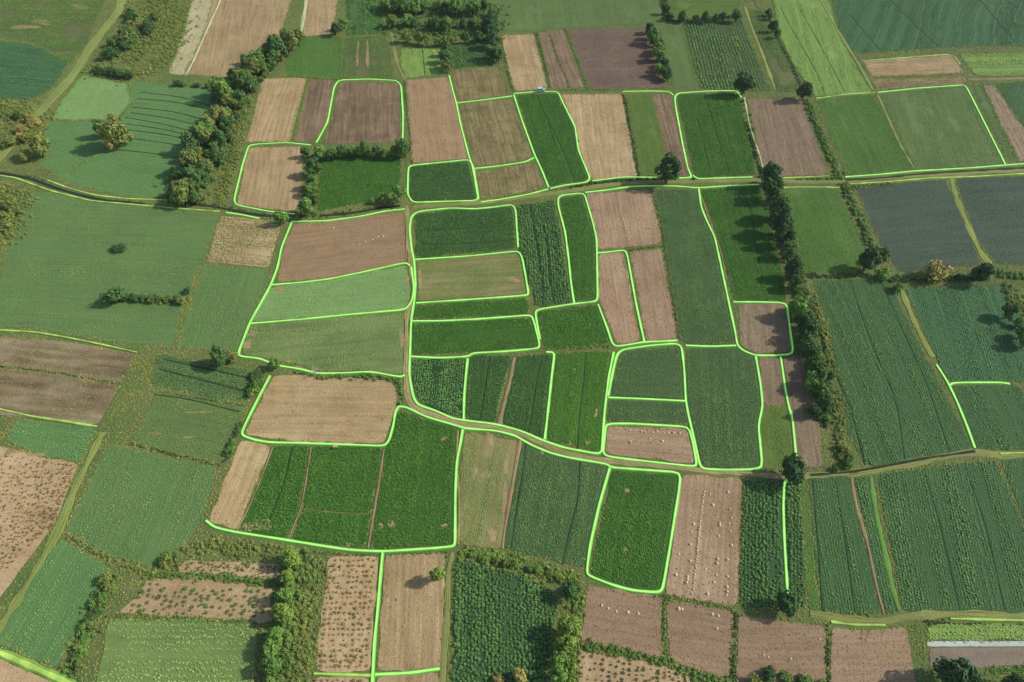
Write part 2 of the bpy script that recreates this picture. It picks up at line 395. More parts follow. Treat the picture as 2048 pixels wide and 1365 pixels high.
PATHS = [l.split('|') for l in '''\
812,412 815,450 819,500 823,540 827,575 823,605 814,630 813,700 812,755 816,795 828,815 870,831 930,850 1000,856 1060,876 1130,906 1210,921 1300,931 1390,940 1470,947 1590,956|1.7|dirt|dirt_track|pale winding dirt track between the outlined fields
825,414 960,405 1050,394 1130,383 1215,370 1300,364 1400,363 1525,361 1620,364 1700,362 1830,352 1950,346 2120,336|2.1|lane|farm_lane|narrow farm lane running east beside the hedge
255,-60 237,20 205,62 172,108 148,147 110,190 70,235 -30,345|4.6|grassroad|grass_road|broad yellow-green grass road crossing the north-west corner
1600,952 1690,948 1760,938 1850,921 1900,911 1950,905 2000,911 2120,913|1.9|lane|farm_lane|grassy lane between the eastern green fields
1620,1228 1700,1240 1765,1243 1815,1234 1880,1229 1960,1230 2120,1236|2.0|lane|farm_lane|curving lane above the south-east brown field
905,1105 897,1140 893,1230 888,1300 880,1420|1.4|lane|foot_path|thin path between lone tree field and dark bushy field
205,865 185,905 150,975 118,1055 60,1160 -30,1300|2.1|grassroad|grass_road|dry grass strip along the western dotted field
782,60 787,95 795,130 810,160|1.6|lane|foot_path|little double track south of the northern thicket
1028,716 1020,760 1008,805 998,850|1.7|earth|earth_strip|bare reddish strip dividing two dark green beds
768,897 760,950 750,1010 742,1060 736,1096|.85|earth|earth_strip|thin bare line between the wide dark green fields
622,896 612,960 602,1015 590,1045 576,1080|.45|earth|earth_strip|thin bare line between the narrow dark green fields
608,1018 660,1025 738,1029|.3|earth|earth_strip|thin cross line inside the wide dark green field
545,895 525,950 500,1010 473,1062|.6|earth|earth_strip|dry edge of the sandy strip
1702,955 1712,1010 1735,1090 1752,1170 1768,1230|1.1|earth|earth_strip|brown double line between eastern crop strips
614,-30 612,0 606,40 600,72|1.8|pale|grass_strip|pale grass strip between two northern tan fields
442,-30 440,0 416,55 385,125 370,152|.8|pale|grass_strip|pale line inside the large northern tan field
1902,358 1912,395 1935,450 1958,500 1980,530|2.0|grassroad|grass_strip|yellowish bank between the two slate grey fields
1741,955 1752,1030 1770,1110 1785,1180 1798,1224|1.2|bright|grass_strip|bright green strip between eastern crops
1803,580 1818,620 1838,665 1865,715|1.8|grassroad|grass_strip|yellowish verge sloping between the eastern fields
1490,15 1505,60 1525,110 1550,180|1.4|grassroad|grass_strip|yellowish line east of the vegetable rows
1040,1135 1100,1165|.4|earth|earth_strip|short bare edge over the dark bushy field
915,862 913,930 918,1010 916,1090|.9|earth|earth_strip|bare earth edge of the dry pale field
1040,880 1028,950 1015,1020 1004,1098|1.3|earth|earth_strip|bare earth edge by the blue-green vegetable field
813,430 812,520|.5|earth|earth_strip|second wheel rut of the winding track
1398,380 1418,440 1440,500 1452,560|.6|earth|earth_strip|thin dry rim beside a glowing line
1488,196 1500,255 1518,310 1528,345|.8|pale|grass_strip|pale footworn edge under the thin hedge
1935,160 2120,156|1.8|earth|earth_strip|brown strip under the far eastern bright green field
1755,190 1775,235 1800,290 1828,338|1.0|grassroad|grass_strip|dry bank between the two eastern squares
-60,334 0,346 60,358 120,379 200,399 290,409|1.2|ditch|ditch|dark wet ditch at the western edge
330,404 420,413 520,431 580,434|1.1|ditch|ditch|dark wet ditch under the wooded belt
640,432 700,427 760,417 800,412|1.2|ditch|ditch|dark ditch south of the green field below the trees
1690,361 1760,357 1840,349 1950,342 2120,333|1.3|ditch|ditch|dark ditch along the lane in the east
1620,951 1700,945 1760,935 1850,918 1950,903|.9|ditch|ditch|dark ditch along the lane between eastern green fields
1640,0 1680,70 1720,135 1745,180|1.2|grassroad|grass_strip|dry bank between light green strip and dark teal field'''.splitlines()]
GAPS = [P(l) for l in '''\
1072,190 1095,240 1125,300 1150,365
1095,240 1110,290
1122,210 1140,250 1152,300
1408,190 1425,240 1440,290 1460,345
1395,240 1410,300 1420,345
1172,705 1168,760 1160,830 1155,900
1085,708 1075,760 1065,820 1057,868
1052,885 1045,950 1035,1010 1022,1098
1160,925 1155,1000 1140,1060 1125,1130
980,715 970,780 960,840
1085,440 1095,500 1100,560 1110,610
1060,415 1070,470 1080,530 1085,610
1480,380 1500,420 1510,480 1525,560
1500,-10 1530,40
1560,15 1590,70 1630,140 1650,190
1600,20 1640,90 1690,185
1700,560 1740,680 1790,800 1810,920
1760,560 1800,650 1850,760 1900,905
1660,720 1700,820 1730,930
1850,950 1880,1050 1920,1220
1930,935 1970,1050 2010,1220
1625,960 1635,1080 1645,1220
1670,960 1690,1080 1710,1225
585,895 570,960 552,1010 540,1040
845,100 850,150
280,185 360,195 430,215
275,198 350,205 425,222
262,226 340,238 418,257
250,248 330,260 405,278
240,275 320,285 395,298
235,300 310,308 388,322
265,215 350,225 425,245
250,235 330,250 410,270
255,260 330,270 400,285
840,462 930,458 1020,452
840,490 930,488 1030,480
1700,30 1760,100
1780,0 1840,60 1880,95
1960,0 2030,85
310,790 380,800 480,825
320,740 400,760 495,785
330,720 420,740 510,760
'''.splitlines()]
def world(pts): return [unproj(*q) for q in pts]
LW = []
for s, lab in LINES:
    q = P(s); closed = q[0] == q[-1]
    wp = round_poly(world(q[:-1] if closed else q), 2.2, 1.5, 0.0, closed)
    if closed: wp = np.vstack([wp, wp[:1]])
    LW.append((wp, lab)); block(wp, .85)
PW = []
for s, wd, kind, nm, lab in PATHS:
    wp = catmull(world(P(s)), 1.5); PW.append((wp, float(wd), kind, nm, lab)); block(wp, float(wd) * .5 + .15)
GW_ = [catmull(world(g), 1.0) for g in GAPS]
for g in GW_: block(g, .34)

# ------------------------------------------------------------------ fields
SOIL = {   # colour a, colour b, tint, tint amount, row strength, row scale
 'tan':    ((196, 168, 128), (186, 156, 116), (150, 140, 96), .35, .45, .9),
 'sand':   ((204, 176, 132), (194, 164, 120), (160, 142, 92), .45, .35, .8),
 'pale':   ((208, 200, 160), (198, 186, 146), None, 0, .3, .9),
 'brown':  ((164, 134, 102), (178, 146, 112), (148, 118, 90), .4, .3, .9),
 'pink':   ((180, 150, 122), (170, 138, 110), None, 0, .4, 1.2),
 'pinkd':  ((166, 136, 110), (174, 144, 116), None, 0, .35, 1.0),
 'purple': ((150, 126, 102), (130, 106, 86), (176, 154, 116), .55, .7, .8),
 'dark':   ((126, 104, 88), (114, 94, 80), None, 0, .3, 1.0),
 'greyb':  ((152, 130, 106), (160, 136, 110), (132, 116, 92), .4, .5, 1.0),
 'stub':   ((158, 140, 98), (144, 128, 90), (104, 110, 66), .7, .65, .8),
 'furrow': ((176, 156, 122), (158, 138, 108), (130, 124, 88), .45, 1.0, .36),
 'dots':   ((202, 172, 134), (190, 158, 120), None, 0, .25, .7),
 'road':   ((150, 132, 114), (142, 126, 110), None, 0, .25, .5),
 'concr':  ((192, 198, 190), (178, 186, 180), None, 0, .1, .3),
}
CROP = {   # plant colours a/b, ground a/b, shape, row gap, step, size, dry-patch share
 'vivid':  ((58, 106, 36), (50, 96, 32), (42, 80, 30), (46, 86, 32), 'grain', .80, .70, 1.15, 0),
 'vividb': ((66, 114, 36), (56, 103, 32), (46, 86, 28), (50, 92, 30), 'grain', .80, .70, 1.1, 0),
 'dkgrn':  ((56, 98, 48), (48, 88, 42), (42, 72, 36), (46, 78, 38), 'grain', .80, .70, 1.15, 0),
 'blue':   ((86, 122, 76), (66, 102, 60), (48, 76, 46), (54, 82, 50), 'leafy', .85, .72, .92, .02),
 'speck':  ((92, 140, 74), (62, 112, 58), (26, 54, 32), (34, 64, 36), 'leafy', 1.15, .95, 1.15, .04),
 'big':    ((84, 126, 72), (60, 104, 58), (40, 70, 42), (46, 78, 46), 'bush', 1.35, 1.1, 1.35, .02),
 'mead':   ((98, 134, 82), (80, 116, 70), (66, 98, 58), (74, 106, 62), 'tuft', 1.2, .95, 1.05, .04),
 'meadb':  ((94, 138, 86), (80, 124, 76), (66, 104, 62), (72, 110, 66), 'tuft', 1.2, .95, 1.05, .02),
 'dry':    ((112, 152, 82), (96, 138, 74), (134, 142, 90), (112, 130, 78), 'tuft', 1.0, .85, 1.05, .14),
 'dryt':   ((106, 144, 72), (92, 130, 64), (160, 146, 98), (128, 132, 78), 'tuft', 1.1, .85, 1.0, .26),
 'meads':  ((122, 150, 92), (100, 132, 78), (76, 106, 58), (88, 116, 66), 'tuft', 2.4, .62, 1.5, .02),
 'palegr': ((112, 158, 98), (94, 140, 84), (86, 122, 76), (96, 132, 82), 'tuft', 1.0, .9, 1.05, .06),
 'teal':   ((66, 112, 74), (54, 98, 64), (46, 84, 54), (52, 90, 58), 'grain', 1.5, 1.0, 1.25, 0),
 'tealg':  ((80, 122, 74), (62, 104, 60), (44, 76, 46), (50, 84, 50), 'grain', 1.4, .95, 1.25, 0),
 'slate':  ((76, 98, 86), (62, 84, 74), (50, 68, 60), (56, 74, 66), 'tuft', 1.3, 1.1, 1.0, .05),
 'light':  ((124, 162, 88), (104, 142, 76), (86, 120, 60), (94, 128, 64), 'grain', 1.0, .9, 1.1, .03),
 'olive':  ((90, 126, 54), (78, 112, 48), (64, 90, 40), (72, 98, 44), 'tuft', 1.0, .85, 1.1, .1),
 'olived': ((98, 130, 74), (82, 114, 64), (66, 92, 52), (76, 100, 58), 'tuft', 1.1, .9, 1.1, .08),
 'garden': ((92, 132, 74), (66, 108, 60), (44, 66, 40), (58, 78, 46), 'leafy', 1.9, .9, 1.25, .10),
 'mixed':  ((92, 128, 66), (66, 106, 52), (58, 76, 44), (84, 90, 56), 'leafy', 1.2, 1.0, 1.1, .18),
 'grass':  ((84, 132, 54), (66, 114, 48), (56, 90, 40), (64, 98, 44), 'tuft', .95, .85, 1.15, .02),
 'maize':  ((112, 124, 66), (92, 108, 58), (196, 170, 126), (184, 158, 116), 'leafy', 1.6, 1.0, .85, .12),
}
FIELDS = [l.split('|') for l in '''\
crop|mixed|h|0,0 240,0 175,85 140,130 60,85 0,62|patchy olive pasture in the far north-west
crop|teal|h|0,66 60,88 140,118 125,150 95,185 60,200 0,206|teal green field left of the broad grass road
soil|tan|v|405,0 608,0 560,70 520,95 480,140 455,155 337,148|large tan northern field beside the wooded belt
soil|pale|v|407,0 438,0 412,55 380,125 366,151 340,148|pale straw strip on the large northern tan field
soil|tan|v|622,0 686,0 665,70 605,73|small tan wedge north of a bright green square
crop|palegr|v|165,150 255,168 262,205 230,240 105,240 125,200|silvery pale green patch beside the grass road
crop|meadb|h|258,162 442,183 420,245 395,330 355,400 240,392 125,360 190,310 235,290 240,240 265,205|green field with dark wavy lines west of wood
crop|meadb|h|98,244 232,243 232,288 185,308 125,358 82,332 85,280|shaded green hollow around the olive tree
crop|grass|v|572,78 640,73 684,76 683,157 572,148|smooth green square beside the wood's top
crop|mixed|v|690,76 770,71 782,110 790,157 688,158|green plot with bare streaks north of purple stubble
crop|speck|v|692,0 758,0 768,68 692,72|leafy plot beside the northern thicket
crop|light|v|803,97 850,98 886,100 895,146 813,157 801,130|bright leafy garden under the thicket
crop|big|v|893,95 985,75 1000,128 906,139|dark bushy plot south of the thicket
crop|olived|v|988,0 1318,0 1328,36 1300,48 1120,57 1005,65 990,55|broad rough green field at the northern edge
crop|olive|h|1325,0 1478,0 1480,28 1338,38|olive meadow north of the vegetable rows
soil|tan|v|997,71 1067,68 1095,179 1030,183 1010,130|narrow tan field behind the small blue vehicle
soil|purple|v|1075,66 1127,59 1170,176 1104,178|narrow mauve brown field of the northern pair
soil|dark|h|1134,58 1290,56 1312,110 1334,178 1179,178|wide dark mauve field beside a tree belt
crop|olived|v|1318,52 1362,48 1396,178 1346,178|plain green strip west of the vegetable rows
crop|garden|v|1366,46 1482,38 1512,110 1540,183 1402,178|vegetable garden with dark leafy rows
crop|mixed|v|1493,22 1532,20 1560,80 1598,160 1594,184 1552,184|mottled garden strip by the light green field
crop|light|v|1537,0 1634,0 1680,75 1728,160 1744,186 1632,194 1600,150 1556,70|long light green strip running north to south
crop|teal|v|1645,0 2048,0 2048,90 1900,94 1712,108 1680,62|large dark teal field in the far north-east
soil|tan|h|1727,123 1890,111 1908,113 1928,147 1742,154|straw coloured strip in the north-east
soil|stub|h|1744,158 1928,151 1934,168 1752,182|dull brown strip below the straw strip
crop|light|h|1918,109 2048,105 2048,149 1952,152|fresh green strip on the far north-east edge
crop|grass|v|1634,200 1744,191 1790,275 1824,338 1704,351 1668,280|plain green square right of the narrow hedge
crop|olived|v|1757,188 1928,174 2008,330 1832,340|olive green square outlined in the east
crop|olived|v|1946,173 1962,171 2034,324 2016,327|narrow dull green strip east of the olive square
soil|greyb|v|1966,171 1988,170 2050,262 2120,365 2060,322 2038,324|grey-brown slanting strip on the eastern edge
crop|tealg|v|1993,169 2150,160 2150,395 2054,262|dark green wedge on the eastern edge
soil|tan|v|526,158 613,156 580,284 493,285|tan field beside the wooded belt, left of a pair
soil|purple|v|620,158 668,161 655,240 630,284 587,285|tan field with mauve streak, right of a pair
soil|purple|v|678,166 797,166 802,280 780,286 646,288 664,240|purple-brown stubble field under a green arch
soil|brown|v|813,160 895,154 917,208 936,317 824,328|smooth brown field between two tracks
soil|stub|v|906,141 998,133 1018,188 916,205|weedy brown plot under the dark bushy plot
soil|stub|v|919,209 1023,198 1064,313 1045,322 950,333|olive stubble field left of the slanting green strip
crop|vivid|v|1034,191 1114,187 1148,258 1155,300 1178,359 1102,374 1070,310|slanting bright green strip with dark wheel line
soil|tan|v|1122,189 1244,188 1275,353 1184,361 1158,300 1153,258|tan field crossed by a thin line of straw heaps
crop|olive|v|1251,190 1302,190 1335,330 1310,352 1280,352|narrow olive green strip
soil|purple|v|1305,190 1341,190 1380,352 1345,352|narrow mauve strip left of a green arch
crop|vivid|v|1354,190 1470,187 1482,200 1512,350 1390,355|vivid green field right beside the thin hedge
soil|greyb|v|1494,197 1604,200 1655,350 1528,355|brown ploughed field between two hedges
soil|tan|v|498,296 605,293 603,400 588,424 474,410|tan field with tree shadows on its edge
crop|vivid|h|640,312 803,312 799,380 740,402 636,424|green field south of the tree row
crop|dkgrn|h|820,334 936,323 953,400 828,403 818,388|small dark green field above the lane
soil|stub|v|954,344 1072,327 1090,378 962,399|small speckled tan field above the lane
crop|mead|h|22,390 100,385 180,405 290,415 440,430 405,525 370,600 345,697 200,680 60,655 0,650 5,560 10,500|broad western meadow with a dark bush patch
crop|maize|h|442,432 528,441 562,452 548,500 538,536 412,524|small tan plot of dry maize rows
crop|mead|v|407,530 538,541 533,575 500,640 474,704 350,694 385,600|green field left of the three stacked fields
soil|brown|h|588,449 690,440 806,424 813,523 740,539 660,557 554,565 567,500|reddish brown field with a few straw heaps
crop|palegr|h|546,574 660,562 812,531 820,580 818,604 808,618 650,633 503,644 520,605|pale green field with wavy northern edge
crop|dry|h|500,652 660,637 807,626 807,750 740,741 650,743 560,722 483,710|dry yellow-green field with sandy edges
crop|dkgrn|h|829,430 900,420 1024,414 1031,497 832,517|dark green field with flat even crop
crop|dryt|h|836,524 1036,508 1053,588 836,603|dry striped green and tan field
crop|vivid|h|830,612 1053,596 1060,628 826,640|shallow green strip under the dry striped field
crop|vivid|h|824,648 1062,636 1076,694 940,705 824,711|broad vivid green field with flat top
crop|big|v|1036,411 1108,401 1128,500 1142,606 1072,614 1058,560 1042,500|dark overgrown bed with tall weeds
crop|vivid|v|1120,396 1165,391 1190,480 1192,600 1150,604 1140,540 1134,465|narrow tall vivid green strip
soil|pink|v|1172,388 1300,380 1324,488 1196,499 1188,445|pinkish tan field with an L of straw heaps
soil|pink|v|1197,509 1247,505 1280,682 1234,689 1198,600|long tan field left of a glowing line
soil|pink|v|1260,504 1323,497 1356,680 1292,683|long tan field right of a glowing line
crop|blue|v|1308,381 1393,379 1426,480 1470,688 1366,688 1345,590 1330,490|long blue-green field
crop|vivid|v|1403,380 1520,374 1545,450 1562,535 1573,602 1468,602 1434,470|green field shaded by the tall tree hedge
soil|greyb|v|1478,610 1570,609 1583,704 1512,708 1480,690|grey-brown square in front of the tall hedge
crop|vivid|h|1075,624 1192,610 1220,688 1088,698|green field with a slanting east side
crop|grass|v|1562,380 1672,378 1735,500 1718,545 1596,545 1580,470|green field between the tall hedge and bushes
crop|slate|h|1712,374 1890,360 1940,470 1962,530 1800,545 1765,500|slate grey field west of a yellowish bank
crop|slate|h|1912,357 2048,350 2048,538 1990,528 1950,465|slate grey field east of a yellowish bank
crop|tealg|v|1628,562 1775,558 1800,615 1945,898 1740,934 1700,880 1668,700|large ridged dark green eastern field
crop|teal|v|1812,578 2018,568 2070,700 2100,762 1898,763 1850,672|teal green eastern field above a short glowing line
crop|tealg|v|1902,772 2036,770 2110,900 1953,900|dark green eastern field below a short glowing line
crop|speck|v|823,720 932,718 926,836 860,815 836,800 824,760|speckled vegetable field in the bend of the track
crop|dkgrn|v|940,712 1024,712 1000,790 992,846 930,838|dark green bed left of the reddish strip
crop|dkgrn|v|1034,713 1104,709 1088,878 1040,858 1004,848|dark green bed right of the reddish strip
crop|vividb|v|1112,707 1222,702 1212,770 1200,905 1094,881|brightest vivid green field, tall rectangle
crop|blue|h|1242,703 1352,692 1360,700 1366,800 1222,794|square blue-green field
crop|blue|h|1218,800 1370,806 1376,848 1214,844|shallow blue-green strip above straw heaps
soil|pink|h|1215,853 1374,858 1390,928 1210,907|tan field with a row of straw heaps on top
crop|blue|v|1373,698 1468,695 1510,717 1522,810 1513,850 1520,935 1402,936 1390,870 1373,795|largest blue-green field
soil|greyb|v|1517,716 1559,716 1569,812 1527,812|small brown strip among glowing lines
crop|olive|v|1528,815 1574,815 1588,935 1526,938 1518,850|olive green strip beside the shaded brown yard
soil|greyb|v|1566,716 1602,714 1622,790 1640,850 1646,935 1598,935 1582,830|brown yard in the shade of the tall hedge
soil|sand|h|547,752 620,750 780,762 794,782 792,815 768,888 600,885 488,870|big sandy field with two tree shadows
soil|sand|v|482,880 543,893 474,1062 416,1044|sandy strip slanting beside the dark green fields
crop|vivid|v|548,893 620,893 598,1020 574,1078 480,1060|slanting dark green strip with bare corner
crop|vivid|v|626,893 765,896 733,1095 582,1082 608,1020|wide dark green field below the sandy field
crop|vivid|v|797,822 922,860 910,930 907,1090 740,1098 772,895|tall dark green field with small bare spots
crop|dryt|v|930,866 1038,882 1003,1099 920,1090 916,1000|dry pale green field south of the track
crop|blue|v|1046,888 1212,932 1170,1138 1006,1098|blue-green vegetable field south of the track
crop|vivid|v|1224,941 1356,950 1322,1180 1262,1177 1180,1150|dense vivid green field in its own glowing loop
soil|pink|v|1364,950 1484,957 1474,1214 1330,1190|pinkish field scattered with many straw heaps
crop|big|v|1487,959 1600,957 1608,1080 1612,1215 1478,1214|leafy dark field crossed by a glowing line
crop|grass|v|1596,965 1612,957 1636,1222 1616,1218|thin grassy strip beside the leafy dark field
crop|tealg|v|1617,953 1698,952 1762,1230 1640,1224|dark green strip south of the eastern lane
crop|tealg|v|1708,957 1738,953 1795,1226 1770,1229|narrow dark green strip beside the bright strip
crop|tealg|v|1756,950 1990,921 2049,1060 2115,1224 1806,1224|big ridged green field in the south-east
crop|tealg|v|2000,920 2150,908 2150,1225 2122,1225 2058,1062|small green wedge on the south-east edge
soil|furrow|h|12,674 140,685 275,708 240,767 100,742 0,714|upper furrowed brown western field
soil|furrow|h|0,719 100,747 240,771 198,850 0,814|lower furrowed brown western field
crop|blue|h|312,708 420,728 530,748 515,775 490,806 340,778 302,768|curving leafy rows near the round bush
crop|olived|h|318,780 490,811 483,868 440,930 262,884|dry green field with thin sandy lines
crop|meadb|h|32,838 195,857 165,924 90,915 14,884|small teal green plot by the western strip
soil|road|v|0,886 12,884 0,912|bare patch by the small teal plot
soil|dots|h|-160,870 1,893 90,918 158,927 132,990 108,1050 1,1195 -70,1300 -160,1300|western field dotted with dark tufts
crop|mead|v|217,888 435,936 405,1040 375,1085 310,1140 215,1110 128,1064|broad green field south-west of the sandy strip
crop|meadb|v|122,1078 220,1136 150,1270 112,1338 1,1290 -60,1264 5,1240 55,1172|pale slanting field in the south-west
soil|dots|h|292,1158 420,1160 552,1178 548,1245 380,1235 235,1226 280,1190|sandy field of round young bushes
soil|dots|h|372,1121 560,1128 558,1160 440,1150 350,1144|narrow sandy strip of small plants
crop|meads|h|218,1242 370,1238 512,1250 505,1365 165,1365|striped green field at the southern edge
soil|dots|h|-160,1255 1,1318 110,1367 170,1395 170,1500 -160,1500|bare sandy corner under the bright strip
soil|dots|v|656,1114 756,1112 742,1343 632,1343|dotted tan field of small dry plants
soil|tan|v|770,1111 890,1106 884,1336 754,1343|plain tan field with a lone tree
soil|dots|v|628,1354 740,1355 738,1365 626,1365|sandy end of the dotted field
soil|tan|v|752,1354 878,1344 876,1365 750,1365|sandy end of the lone tree field
crop|big|v|912,1122 1000,1140 1090,1170 1118,1205 1100,1280 1085,1365 903,1365|dark bushy field in the south
soil|pinkd|h|1176,1172 1325,1196 1324,1318 1240,1300 1160,1283|pinkish brown field with three pale heaps
soil|pinkd|h|1332,1200 1468,1222 1458,1358 1340,1322|pinkish brown field, second along the south
soil|pinkd|h|1476,1232 1650,1252 1654,1365 1470,1365|pinkish brown field shaded by a round bush
soil|pinkd|h|1662,1254 1740,1262 1812,1252 1850,1365 1664,1365|pinkish brown field next to the concrete strip
soil|dots|v|1158,1300 1270,1318 1380,1352 1390,1365 1154,1365|southern field with rows of dark plants
crop|light|h|1856,1250 2048,1248 2048,1280 1854,1281|yellow-green strip above the concrete strip
soil|concr|h|1854,1283 2048,1283 2048,1293 1853,1294|pale concrete strip in the south-east corner
soil|road|h|1856,1296 2048,1294 2048,1328 1990,1332 1864,1350|grey-brown yard below the concrete strip
crop|vivid|h|1975,1334 2048,1332 2048,1348 1975,1348|bright green strip behind the big dark tree'''.splitlines()]
def push(q):                                    # fields cut by the picture's edge go on beyond it
    x, y = q
    if x == 0: x -= 160
    if x == 2048: x += 160
    if y == 0: y -= 70
    if y == 1365: y += 130
    return (x, y)
SPOTS = [(783, 1048, 11, 10), (762, 1052, 4, 8), (889, 1052, 7, 6), (888, 878, 9, 6), (697, 1089, 8, 5), (520, 1050, 34, 11), (498, 1056, 18, 9), (980, 878, 7, 18), (972, 950, 12, 9), (950, 945, 6, 16), (1012, 930, 7, 22), (1010, 1010, 9, 40), (985, 1070, 12, 16), (1250, 1100, 8, 7), (1254, 982, 5, 7), (1175, 885, 6, 6), (1192, 828, 4, 10), (1140, 888, 5, 4), (840, 560, 5, 26), (1025, 560, 18, 7), (803, 680, 5, 28), (495, 690, 8, 14), (505, 668, 14, 6), (815, 560, 6, 8), (560, 578, 16, 5), (600, 738, 14, 5), (1150, 740, 3, 3), (75, 910, 18, 6), (20, 905, 14, 10), (715, 105, 5, 26), (735, 110, 5, 26), (160, 15, 22, 6), (85, 45, 20, 8), (50, 55, 30, 6), (380, 875, 14, 3), (400, 825, 40, 2), (310, 868, 26, 2), (1085, 905, 4, 4), (310, 452, 0.1, 0.1)][:-1]
for x, y, a, b_ in SPOTS:                       # plants stay off the bare spots
    for q in range(22):
        th = random.random() * 6.283; k = math.sqrt(random.random()) * .92
        g_ = unproj(x + math.cos(th) * a * k, y + math.sin(th) * b_ * k); block([g_, g_], .2)
edge_pts = []
for i, (kind, typ, hv, s, lab) in enumerate(FIELDS):
    px = [push(q) for q in P(s)]
    wp = [np.array(unproj(*q)) for q in px]
    best = None
    for a in range(len(px)):                      # rows run along the longest edge of the wanted kind
        b = (a + 1) % len(px); dx = px[b][0] - px[a][0]; dy = px[b][1] - px[a][1]
        if (abs(dy) > abs(dx)) == (hv == 'v'):
            L = math.hypot(dx, dy)
            if best is None or L > best[0]: best = (L, wp[b] - wp[a])
    d = best[1] if best else np.array((0., 1.)); d = d / np.linalg.norm(d); ang = math.atan2(d[1], d[0])
    poly = round_poly(wp, 1.6, 2.0, .03 if typ in ('concr', 'road') else .2)
    z = .02 + i * .0007
    if kind == 'soil':
        a, b, t, ta, rw, rs = SOIL[typ]
        j = 1 + random.uniform(-.05, .05); a = tuple(v * j for v in a); b = tuple(v * j for v in b)
        mat = soil_mat('soil_' + typ, a, b, ang, rw, rs, t, ta, bump=.04 if typ == 'concr' else .12, speck=.1 if typ == 'concr' else .35)
        name = {'concr': 'concrete_strip', 'road': 'earth_yard'}.get(typ, 'ploughed_field')
    else:
        ca, cb, ga, gbb, shp, gap, step, size, dry = CROP[typ]
        fk = {'big': .62, 'garden': .8, 'maize': .72, 'blue': .52, 'speck': .58, 'tealg': .5, 'teal': .52}.get(typ, .58)
        gap *= fk; step *= fk; size *= fk * 1.08
        patchy = typ in ('dry', 'dryt', 'maize')
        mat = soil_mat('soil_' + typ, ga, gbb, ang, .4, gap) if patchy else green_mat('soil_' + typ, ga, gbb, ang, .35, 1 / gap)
        name = 'crop_field'
    fo = mesh_obj(name, [(q[0], q[1], z) for q in poly], [tuple(range(len(poly)))], mat)
    if fo.data.polygons[0].normal.z < 0: fo.data.flip_normals()
    tag(fo, lab, 'field' if name.endswith('field') else 'ground', kind='structure')
    occupy(poly)
    # rows of points over the field
    n_ = np.array((-d[1], d[0])); U = poly @ d; V = poly @ n_
    if kind == 'crop':
        if typ == 'tealg' or typ == 'teal' or typ == 'garden': rowj = .2
        else: rowj = .28
        us = np.arange(U.min(), U.max(), step); vs = np.arange(V.min(), V.max(), gap)
        UU, VV = np.meshgrid(us, vs); UU = UU + rng.uniform(-.5, .5, UU.shape) * step * .9; VV = VV + rng.normal(0, rowj * gap * .6, VV.shape)
        VV = VV + (vn(UU, VV, .05) - .5) * 1.6 * fk
        UU = UU.ravel(); VV = VV.ravel()
        X = UU * d[0] + VV * n_[0]; Y = UU * d[1] + VV * n_[1]
        ok = inside(poly, X, Y) & free(X, Y)
        ok &= (np.abs(X) < (Y * .80 + 190))
        X, Y, UU, VV = X[ok], Y[ok], UU[ok], VV[ok]
        nz = .55 * vn(X + i * 17, Y, .07) + .3 * vn(X, Y + i * 9, .23) + .15 * vn(X, Y, .8)
        st = vn(UU * .06 + i, VV * .35, 1.0)
        nz = .65 * nz + .35 * st
        thr = np.quantile(nz, dry) if dry and len(nz) else -1
        keep = (nz > thr + rng.normal(0, .03, nz.shape)) & (rng.random(nz.shape) > .03)
        S = size * (.72 + .55 * (nz - .3)) * rng.uniform(.75, 1.25, nz.shape)
        S *= .8 + .45 * vn(VV * 1.0 / gap * .37 + 5, VV * 0, 1.0)                 # some rows stand taller
        if typ in ('tealg', 'teal', 'meadb', 'light', 'mead', 'meads'):                    # ridges and sprayer wheel lines
            wv = VV + (vn(UU, VV * 0, .06) - .5) * 2.2
            S *= (.84 + .3 * vn(wv * .55 + i, wv * 0, 1.0)) if typ in ('mead', 'meadb') else (.66 + .66 * vn(wv * .55 + i, wv * 0, 1.0))
            if typ != 'mead': keep &= ((wv + i * 1.7) % 8.5) > .55
        X, Y, S = X[keep], Y[keep], S[keep]
        scatter('crop', X, Y, np.full(len(X), z), S, shp, ca, cb, fo)
    elif typ not in ('concr', 'road'):
        area = .5 * abs(np.dot(poly[:, 0], np.roll(poly[:, 1], 1)) - np.dot(poly[:, 1], np.roll(poly[:, 0], 1)))
        n = int(area * 1.3)
        X = rng.uniform(poly[:, 0].min(), poly[:, 0].max(), n * 2); Y = rng.uniform(poly[:, 1].min(), poly[:, 1].max(), n * 2)
        ok = inside(poly, X, Y) & free(X, Y); X, Y = X[ok], Y[ok]
        scatter('clods', X, Y, np.full(len(X), z), rng.uniform(.2, .62, len(X)), 'clod', tuple(int(v * .9) for v in SOIL[typ][0]), tuple(int(v * .74) for v in SOIL[typ][1]), fo)
        dens = {'stub': .35, 'purple': .10, 'furrow': .35}.get(typ, .02); n = int(area * dens)
        X = rng.uniform(poly[:, 0].min(), poly[:, 0].max(), n * 2); Y = rng.uniform(poly[:, 1].min(), poly[:, 1].max(), n * 2)
        ok = inside(poly, X, Y) & free(X, Y) & (vn(X, Y, .12) > .42); X, Y = X[ok], Y[ok]
        scatter('weeds', X, Y, np.full(len(X), z), rng.uniform(.4, 1.0, len(X)), 'tuft', (104, 118, 62), (84, 104, 54), fo)
    # grass along the field's rim
    pp = np.vstack([poly, poly[:1]])
    if typ in ('concr', 'road'): continue
    for a, b in zip(pp[:-1], pp[1:]):
        L = np.linalg.norm(b - a); k = rng.poisson(L * 2.6)
        if k:
            t = rng.random(k)[:, None]; q = a + (b - a) * t + rng.normal(0, .45, (k, 2)); edge_pts.append(q)
E = np.vstack(edge_pts); E = E[free(E[:, 0], E[:, 1]) & (vn(E[:, 0], E[:, 1], .09) > .25)]
